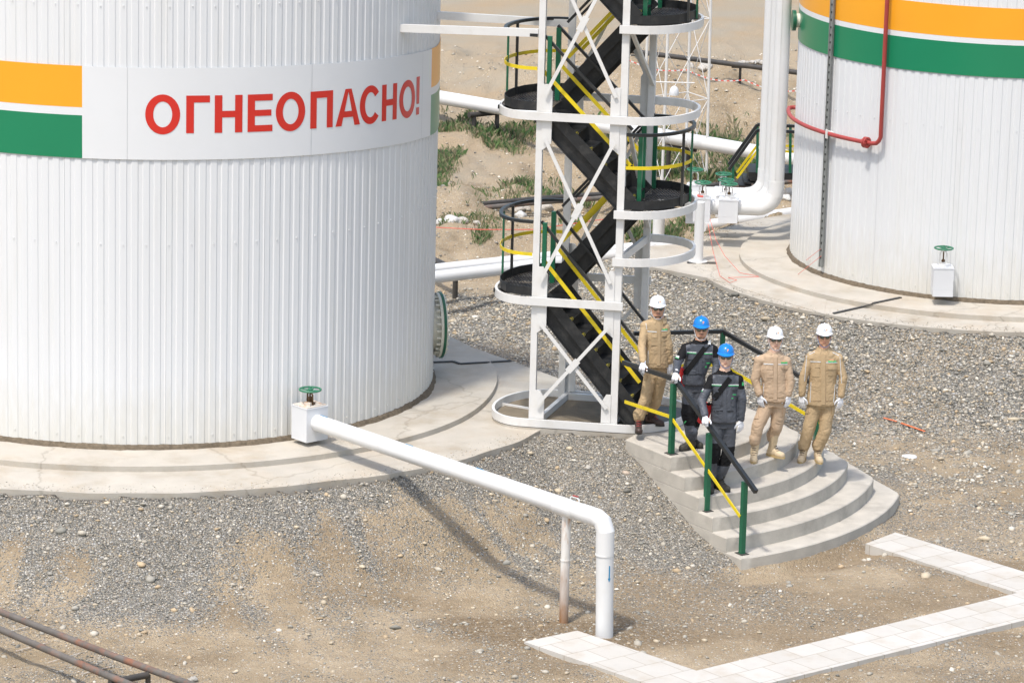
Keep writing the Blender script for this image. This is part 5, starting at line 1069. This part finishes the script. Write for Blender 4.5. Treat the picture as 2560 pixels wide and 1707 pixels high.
    jm = remesh(mb, .009, crease(.0058, seed, [(eR, .13, .006), (eL, .13, .006), (wR, .12, .005), (wL, .12, .005), (hem+UP*.06, .2, .003), (mid-rx*.13-UP*.12, .12, .004), (mid+rx*.13-UP*.12, .12, .004)]), 3)
    blk = cloth == 'grey'; jk = put('jacket', jm, [PM[cloth], PM['black']] if blk else [PM[cloth]], root); jb = bvh_of(jm)
    if blk:
        zy = mid.z-.015
        for p in jm.polygons:
            c = p.center; o_ = abs((c-mid).dot(rx)); outer = c.z > mid.z-.22 and ((c-sR).dot(rx) < .0 or (c-sL).dot(rx) > .0)
            if (c.z > mid.z+.045-.10*max(0, o_-.10)*3) or (outer and c.z > sR.z-.10) : p.material_index = 1
    # collar
    vs = []; n = 22
    for i in range(n+1):
        t = radians(-90+26+ (360-52)*i/n); c_, s__ = cos(t), sin(t)
        for r, z in ((.080, .030), (.108, -.012), (.114, -.034), (.09, -.036)): vs.append(nk+rx*c_*r*1.0+ry*(s__*r*.95)+UP*(z+.012*(s__)-.008))
    mb = MB(); mb.add(vs, [(4*i+j, 4*i+j+1, 4*i+j+5, 4*i+j+4) for i in range(n) for j in range(3)]); mb.build('collar', PM['black'] if blk else PM[cloth], jk, smooth=True)
    mb = MB(); mb.ell(nk-ry*.050-UP*.028, (.030, .018, .04)); mb.build('shirt', PM['white'] if shirt == 'white' else PM[shirt], root, smooth=True)
    # trousers
    mb = MB(); w0 = hem+UP*.10; loft(mb, [(w0, th_*.80, td*.86), (pel, th_*.92, td*.98), (pel-UP*.07, th_*.95, td*.98)], rx)
    for i in (0, 1):
        an = fv[i][3]+UP*(.045+J.get('cuff', .03)); mb.caps(hips[i], kn[i], legs[0], legs[1]); mb.caps(kn[i], an.lerp(kn[i], .05), legs[1], legs[2]); mb.caps(an+UP*.04, an-UP*.0, legs[2]+.006, legs[2]-.004)
    tm = remesh(mb, .009, crease(.0060, seed+20, [(kn[0], .15, .006), (kn[1], .15, .006), (fv[0][3]+UP*.06, .14, .008), (fv[1][3]+UP*.06, .14, .008), (pel-UP*.08, .12, .004)]), 3)
    tro = put('trousers', tm, [PM[tr], PM['black']] if blk else [PM[tr]], root); tb = bvh_of(tm)
    if blk:
        for p in tm.polygons:
            c = p.center
            for k_ in kn:
                if abs(c.z-k_.z-.0) < .13 and (c-k_).length < .19 and (c.y < k_.y+.02): p.material_index = 1
    # gloves
    for Wp, d, nrm, th, cu in HP: mb = MB(); hand(mb, Wp, d, nrm, th, cu, 1.04, rad=.0112); put('glove', remesh(mb, .0038, None, 1), PM['white'], root)
    # boots
    for i in (0, 1):
        f, toe, heel, an = fv[i]; sd_ = f.cross(UP); z0 = feet[i][3]; B = lambda a, s_, z: V(heel.x, heel.y, z0)+f*a+sd_*s_+UP*z; mb = MB()
        mb.caps(an+(kn[i]-an).normalized()*(.10+J.get('cuff', 0)*1.2), B(.075, 0, .09), .056, .050); mb.caps(B(.050, 0, .055), B(.15, 0, .055), .044, .043, fl=1.0); mb.caps(B(.13, 0, .075), B(.19, 0, .05), .042, .040); mb.caps(B(.18, .004, .045), B(.236, 0, .040), .046, .043); mb.caps(B(.20, -.01, .03), B(.24, -.008, .03), .042, .036)
        bo = put('boot', remesh(mb, .007, crease(.002, seed+40+i), 2), PM[boots], root)
        out = []; 
        for t in np.linspace(0, 2*pi, 29)[:-1]:
            a = .14+.146*cos(t); wd = (.046+.008*sstep(.12, .22, a))*(sin(t)); out.append(B(a, wd, 0))
        mb = MB(); n = len(out); mb.add([p for p in out]+[p+UP*.026 for p in out], [tuple(range(n))[::-1], tuple(range(n, 2*n))]+[(k, (k+1) % n, n+(k+1) % n, n+k) for k in range(n)]); mb.build('sole', PM['solet' if boots == 'boott' else 'sole'], bo, smooth=True)
        mb = MB()
        for k in range(4): z = .085+.026*k; a = .185-.02*k; mb.tube([B(a-.012, -.030, z), B(a+.008, 0, z+.012), B(a-.012, .030, z+.004)], .0045, 6)
        mb.build('laces', PM['lace'] if boots == 'bootb' else PM['bootb'] if boots == 'boott' else PM['frame'], bo)
    return dict(root=root, jk=jk, jb=jb, tro=tro, tb=tb, body=body, mid=mid, pel=pel, rx=rx, ry=ry, Y=Y0, sL=sL)
def dress(R, items):
    for nm, q, m_, off in items: patch(nm, R['jb'], q, PM[m_] if isinstance(m_, str) else m_, R['jk'], off, 7, 7)
c7 = lambda x, y: (1580+x/4.357, 900+y/4.357)
c8 = lambda x, y: (1860+x/7.129, 960+y/7.129)
def tan_jacket(R, stripes, flaps, pockets, placket, logo, pipes, hemy, cl):
    it = []
    for s_ in stripes: it.append(('reflective_stripe', line(*s_, 8), 'refl', .005))
    for p in pockets: it.append(('pocket', rect(*p), cl, .006))
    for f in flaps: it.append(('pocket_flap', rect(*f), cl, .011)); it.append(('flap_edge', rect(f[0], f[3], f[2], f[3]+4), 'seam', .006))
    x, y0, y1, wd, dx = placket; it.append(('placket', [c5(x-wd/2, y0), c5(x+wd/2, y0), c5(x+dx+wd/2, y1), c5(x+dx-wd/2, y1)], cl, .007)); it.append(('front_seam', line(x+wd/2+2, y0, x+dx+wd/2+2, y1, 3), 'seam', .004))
    it.append(('emblem', rect(*logo), 'lime', .005)); it.append(('emblem', rect(logo[0]+8, logo[1]-5, logo[2]-22, logo[1]), 'logo', .005))
    for p in pipes: it.append(('piping', line(*p, 5), 'refl', .004))
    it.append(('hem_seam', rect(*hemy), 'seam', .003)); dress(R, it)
H_rail = lambda d=(-.2, -.45, -.85): dict(d=d, n=(.05, -.75, .65), t=(.75, -.3, -.4), c=(.75, .85, .6))
P = {}
P[1] = person('khaki suited person with white helmet and brown boots, at the rail beside the stair tower', .06,
    [(1598, 1087, 2, .045), (1661, 1066, 62, .045)],
    dict(chin=(1645, 797), neck=(1646, 806), sR=(1613, 818), sL=(1662, 822), eR=(1604, 866), eL=(1672, 866), wR=(1608, 903), wL=(1675, 903), hem=(1643, 916), pel=(1641, 928), hipR=(1627, 940), hipL=(1650, 942), kR=(1613, 1000), kL=(1639, 1004), dwR=-.30, dwL=-.0, twist=6, hemw=.145),
    depth=48.02, head_yaw=4, seed=1, elb=(-.12, -.02), torso=(.148, .148, .105), boots='bootb', beard=True, hands=[H_rail(), dict()], arms=(.058, .048, .041), legs=(.088, .072, .070))
tan_jacket(P[1], [(215, 467, 298, 473), (340, 463, 395, 460)], [(250, 485, 300, 528), (347, 478, 388, 515)], [(247, 488, 303, 595)], (320, 390, 778, 30, -4), (350, 444, 396, 456), [(222, 640, 220, 755), (200, 395, 208, 450)], (205, 762, 385, 768), 'tan')
P[2] = person('grey suited person with blue helmet and red shoulder bag, standing behind the front bag carrier', -.04,
    [(1698, 1128, -50, -.04), (1757, 1122, 45, -.04)],
    dict(chin=(1753, 849), neck=(1751, 862), sR=(1715, 874), sL=(1782, 878), eR=(1694, 905), eL=(1793, 912), wR=(1690, 930), wL=(1786, 942), hem=(1733, 958), pel=(1735, 962), hipR=(1724, 974), hipL=(1745, 974), kR=(1718, 1034), kL=(1741, 1040), dwR=-.42, dwL=-.12, hemw=.155),
    depth=47.62, head_yaw=0, seed=2, elb=(-.18, -.03), cloth='grey', helmet='hb', boots='bootd', beard=True, torso=(.172, .158, .115), hands=[H_rail((-.15, -.5, -.85)), dict()], legs=(.09, .078, .072))
dress(P[2], [('reflective_stripe', line(575, 655, 660, 660, 8), 'refl', .005), ('green_stripe', line(575, 663, 660, 669, 6), 'lime', .005), ('reflective_stripe', line(712, 664, 805, 662, 8), 'refl', .005), ('green_stripe', line(712, 672, 805, 672, 6), 'lime', .005),
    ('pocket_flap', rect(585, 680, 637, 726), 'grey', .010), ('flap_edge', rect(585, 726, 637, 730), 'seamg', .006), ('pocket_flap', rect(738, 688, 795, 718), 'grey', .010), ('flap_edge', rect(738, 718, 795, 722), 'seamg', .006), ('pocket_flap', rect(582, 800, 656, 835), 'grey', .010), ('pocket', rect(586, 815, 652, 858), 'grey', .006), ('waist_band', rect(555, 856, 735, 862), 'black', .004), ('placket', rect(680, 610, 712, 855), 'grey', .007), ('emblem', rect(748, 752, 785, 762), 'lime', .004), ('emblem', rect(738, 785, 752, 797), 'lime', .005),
    ('sleeve_band', [c5(470, 682), c5(505, 695), c5(500, 712), c5(465, 700)], 'refl', .004), ('green_stripe', [c5(464, 702), c5(500, 714), c5(498, 719), c5(462, 707)], 'lime', .004)])
P[3] = person('front person in grey suit and blue helmet, light skin, stepping down at the handrail', -.41,
    [(1777, 1236, 2, -.41), (1824, 1231, 38, -.41)],
    dict(chin=(1814, 919), neck=(1812, 938), sR=(1781, 952), sL=(1845, 953), eR=(1754, 1002), eL=(1856, 1000), wR=(1762, 1037), wL=(1853, 1046), hem=(1810, 1052), pel=(1809, 1052), hipR=(1795, 1062), hipL=(1823, 1062), kR=(1785, 1130), kL=(1820, 1138), dwR=-.30, dwL=-.04, bl=1, hemw=.170),
    head_yaw=-2, seed=3, elb=(-.12, -.03), cloth='grey', helmet='hb', boots='bootd', skin='skin2', shirt='skin2', torso=(.165, .17, .12), hands=[H_rail((.0, -.55, -.85)), dict()], legs=(.092, .078, .074))
dress(P[3], [('reflective_stripe', line(800, 950, 905, 955, 8), 'refl', .005), ('green_stripe', line(800, 958, 905, 963, 6), 'lime', .005), ('reflective_stripe', line(950, 955, 1045, 955, 8), 'refl', .005), ('green_stripe', line(950, 963, 1045, 963, 6), 'lime', .005),
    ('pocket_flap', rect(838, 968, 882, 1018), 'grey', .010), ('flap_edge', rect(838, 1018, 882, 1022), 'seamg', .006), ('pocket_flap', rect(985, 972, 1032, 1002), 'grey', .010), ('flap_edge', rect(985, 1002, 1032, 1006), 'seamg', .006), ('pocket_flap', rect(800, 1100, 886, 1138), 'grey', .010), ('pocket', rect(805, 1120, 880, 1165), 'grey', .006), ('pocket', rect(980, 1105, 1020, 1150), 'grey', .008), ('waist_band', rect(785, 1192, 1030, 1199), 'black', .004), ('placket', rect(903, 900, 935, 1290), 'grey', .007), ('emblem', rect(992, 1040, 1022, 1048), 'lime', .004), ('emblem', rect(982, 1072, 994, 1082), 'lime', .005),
    ('sleeve_band', [c5(690, 972), c5(727, 990), c5(720, 1010), c5(683, 990)], 'refl', .004), ('green_stripe', [c5(682, 994), c5(719, 1013), c5(717, 1019), c5(679, 1000)], 'lime', .004), ('arm_badge', rect(1076, 930, 1090, 962), 'lime', .004)])
P[4] = person('beige suited person with white helmet and open white shirt collar, arms hanging, facing forward', -.225,
    [(1884, 1160, -4, -.225), (1962, 1147, 52, -.225)],
    dict(chin=(1940, 875), neck=(1936, 890), sR=(1898, 905), sL=(1965, 907), eR=(1888, 948), eL=(1976, 954), wR=(1898, 984), wL=(1972, 984), hem=(1937, 1000), pel=(1934, 1000), hipR=(1917, 1012), hipL=(1948, 1012), kR=(1895, 1066), kL=(1941, 1067), dwR=-.08, dwL=-.06, hemw=.172, bl=0, cuff=.10),
    head_yaw=6, seed=4, cloth='tan2', skin='skin2', torso=(.165, .172, .125), legs=(.096, .079, .068))
tan_jacket(P[4], [(1275, 764, 1362, 768), (1405, 768, 1490, 768)], [(1300, 780, 1355, 815), (1436, 786, 1490, 812)], [(1302, 830, 1358, 890), (1300, 780, 1357, 830)], (1378, 705, 1090, 34, 0), (1432, 746, 1490, 759), [(1277, 945, 1268, 1060), (1212, 700, 1260, 672)], (1258, 1070, 1490, 1075), 'tan2')
P[5] = person('tall khaki suited person with white helmet, rightmost of the five, arms hanging', -.41,
    [(1999, 1159, -16, -.41), (2052, 1161, 8, -.41)],
    dict(chin=(2061, 867), neck=(2060, 881), sR=(2026, 899), sL=(2095, 899), eR=(2008, 943), eL=(2108, 943), wR=(2005, 984), wL=(2103, 987), hem=(2053, 1010), pel=(2052, 1003), hipR=(2036, 1016), hipL=(2068, 1016), kR=(2021, 1074), kL=(2062, 1078), dwR=-.06, dwL=-.06, bl=1, hemw=.195),
    head_yaw=0, seed=5, cloth='tan', torso=(.182, .19, .12), legs=(.098, .079, .075))
tan_jacket(P[5], [(1698, 742, 1793, 746), (1842, 752, 1945, 752)], [(1745, 762, 1786, 797), (1857, 778, 1936, 815)], [(1712, 765, 1783, 880), (1860, 780, 1933, 872)], (1818, 680, 1134, 40, -2), (1862, 736, 1935, 750), [(1706, 930, 1697, 1112), (1926, 950, 1910, 1115), (1668, 690, 1645, 920), (1968, 700, 1985, 940), (1690, 680, 1740, 655), (1900, 660, 1960, 690)], (1665, 1100, 1925, 1105), 'tan')
# cargo pockets on the trousers
for R, qs, cl in ((P[5], [rect(1078, 390, 1150, 520, c8), rect(1560, 400, 1612, 560, c8)], 'tan'), (P[4], [rect(180, 440, 260, 620, c8), rect(690, 420, 735, 560, c8)], 'tan2'), (P[1], [rect(100, 160, 165, 215, c7)], 'tan')):
    for q in qs: patch('cargo_pocket', R['tb'], q, PM[cl], R['tro'], .010)
for R, q in ((P[2], line(530, 730, 590, 662, 12, c7)),): patch('knee_piping', R['tb'], q, PM['lime'], R['tro'], .004)
# shoulder bags
def bag(R, strap_q, clip_q, cpx, dY, size, label, rot=0.):
    c = at(*cpx, R['Y']+dY); root = thing('shoulder_bag', label, 'bag', tuple(c), 0, 'red shoulder bags'); w_, d_, h_ = size
    mb = MB(); mb.box(c, w_, d_, h_, .2, 0, rot); mb.box(c+V(0, 0, h_*.32), w_+.012, d_+.012, h_*.38, .2, 0, rot); b_ = mb.build('pouch', PM['bag'], root)
    mb = MB(); mb.box(c+V(.0, -d_/2-.008, .02), w_*.25, .004, .035, .2); mb.build('tag', PM['refl'], b_)
    patch('strap', R['jb'], strap_q, PM['black'], root, .014, 5, 16)
    if clip_q: patch('buckle', R['jb'], clip_q, PM['refl'], root, .018, 3, 3)
    mb = MB(); p = at(*strap_q_end(strap_q), R['Y']-.10); mb.bar(p, c+V(0, 0, h_*.4), .045, .006, up=(0, 1, 0)); mb.build('strap', PM['black'], root)
def strap_q_end(q): return ((q[1][0]+q[2][0])/2, (q[1][1]+q[2][1])/2)
bag(P[2], line(772, 572, 560, 850, 46), rect(764, 566, 786, 592), c5(536, 885), .0, (.055, .11, .24), 'red shoulder bag on black strap, hip of the rear man in grey', .15)
bag(P[3], line(1010, 838, 790, 1125, 46), rect(992, 822, 1030, 836), c5(742, 1215), .06, (.10, .10, .27), 'red shoulder bag on black strap, hip of the front man in grey', .35)
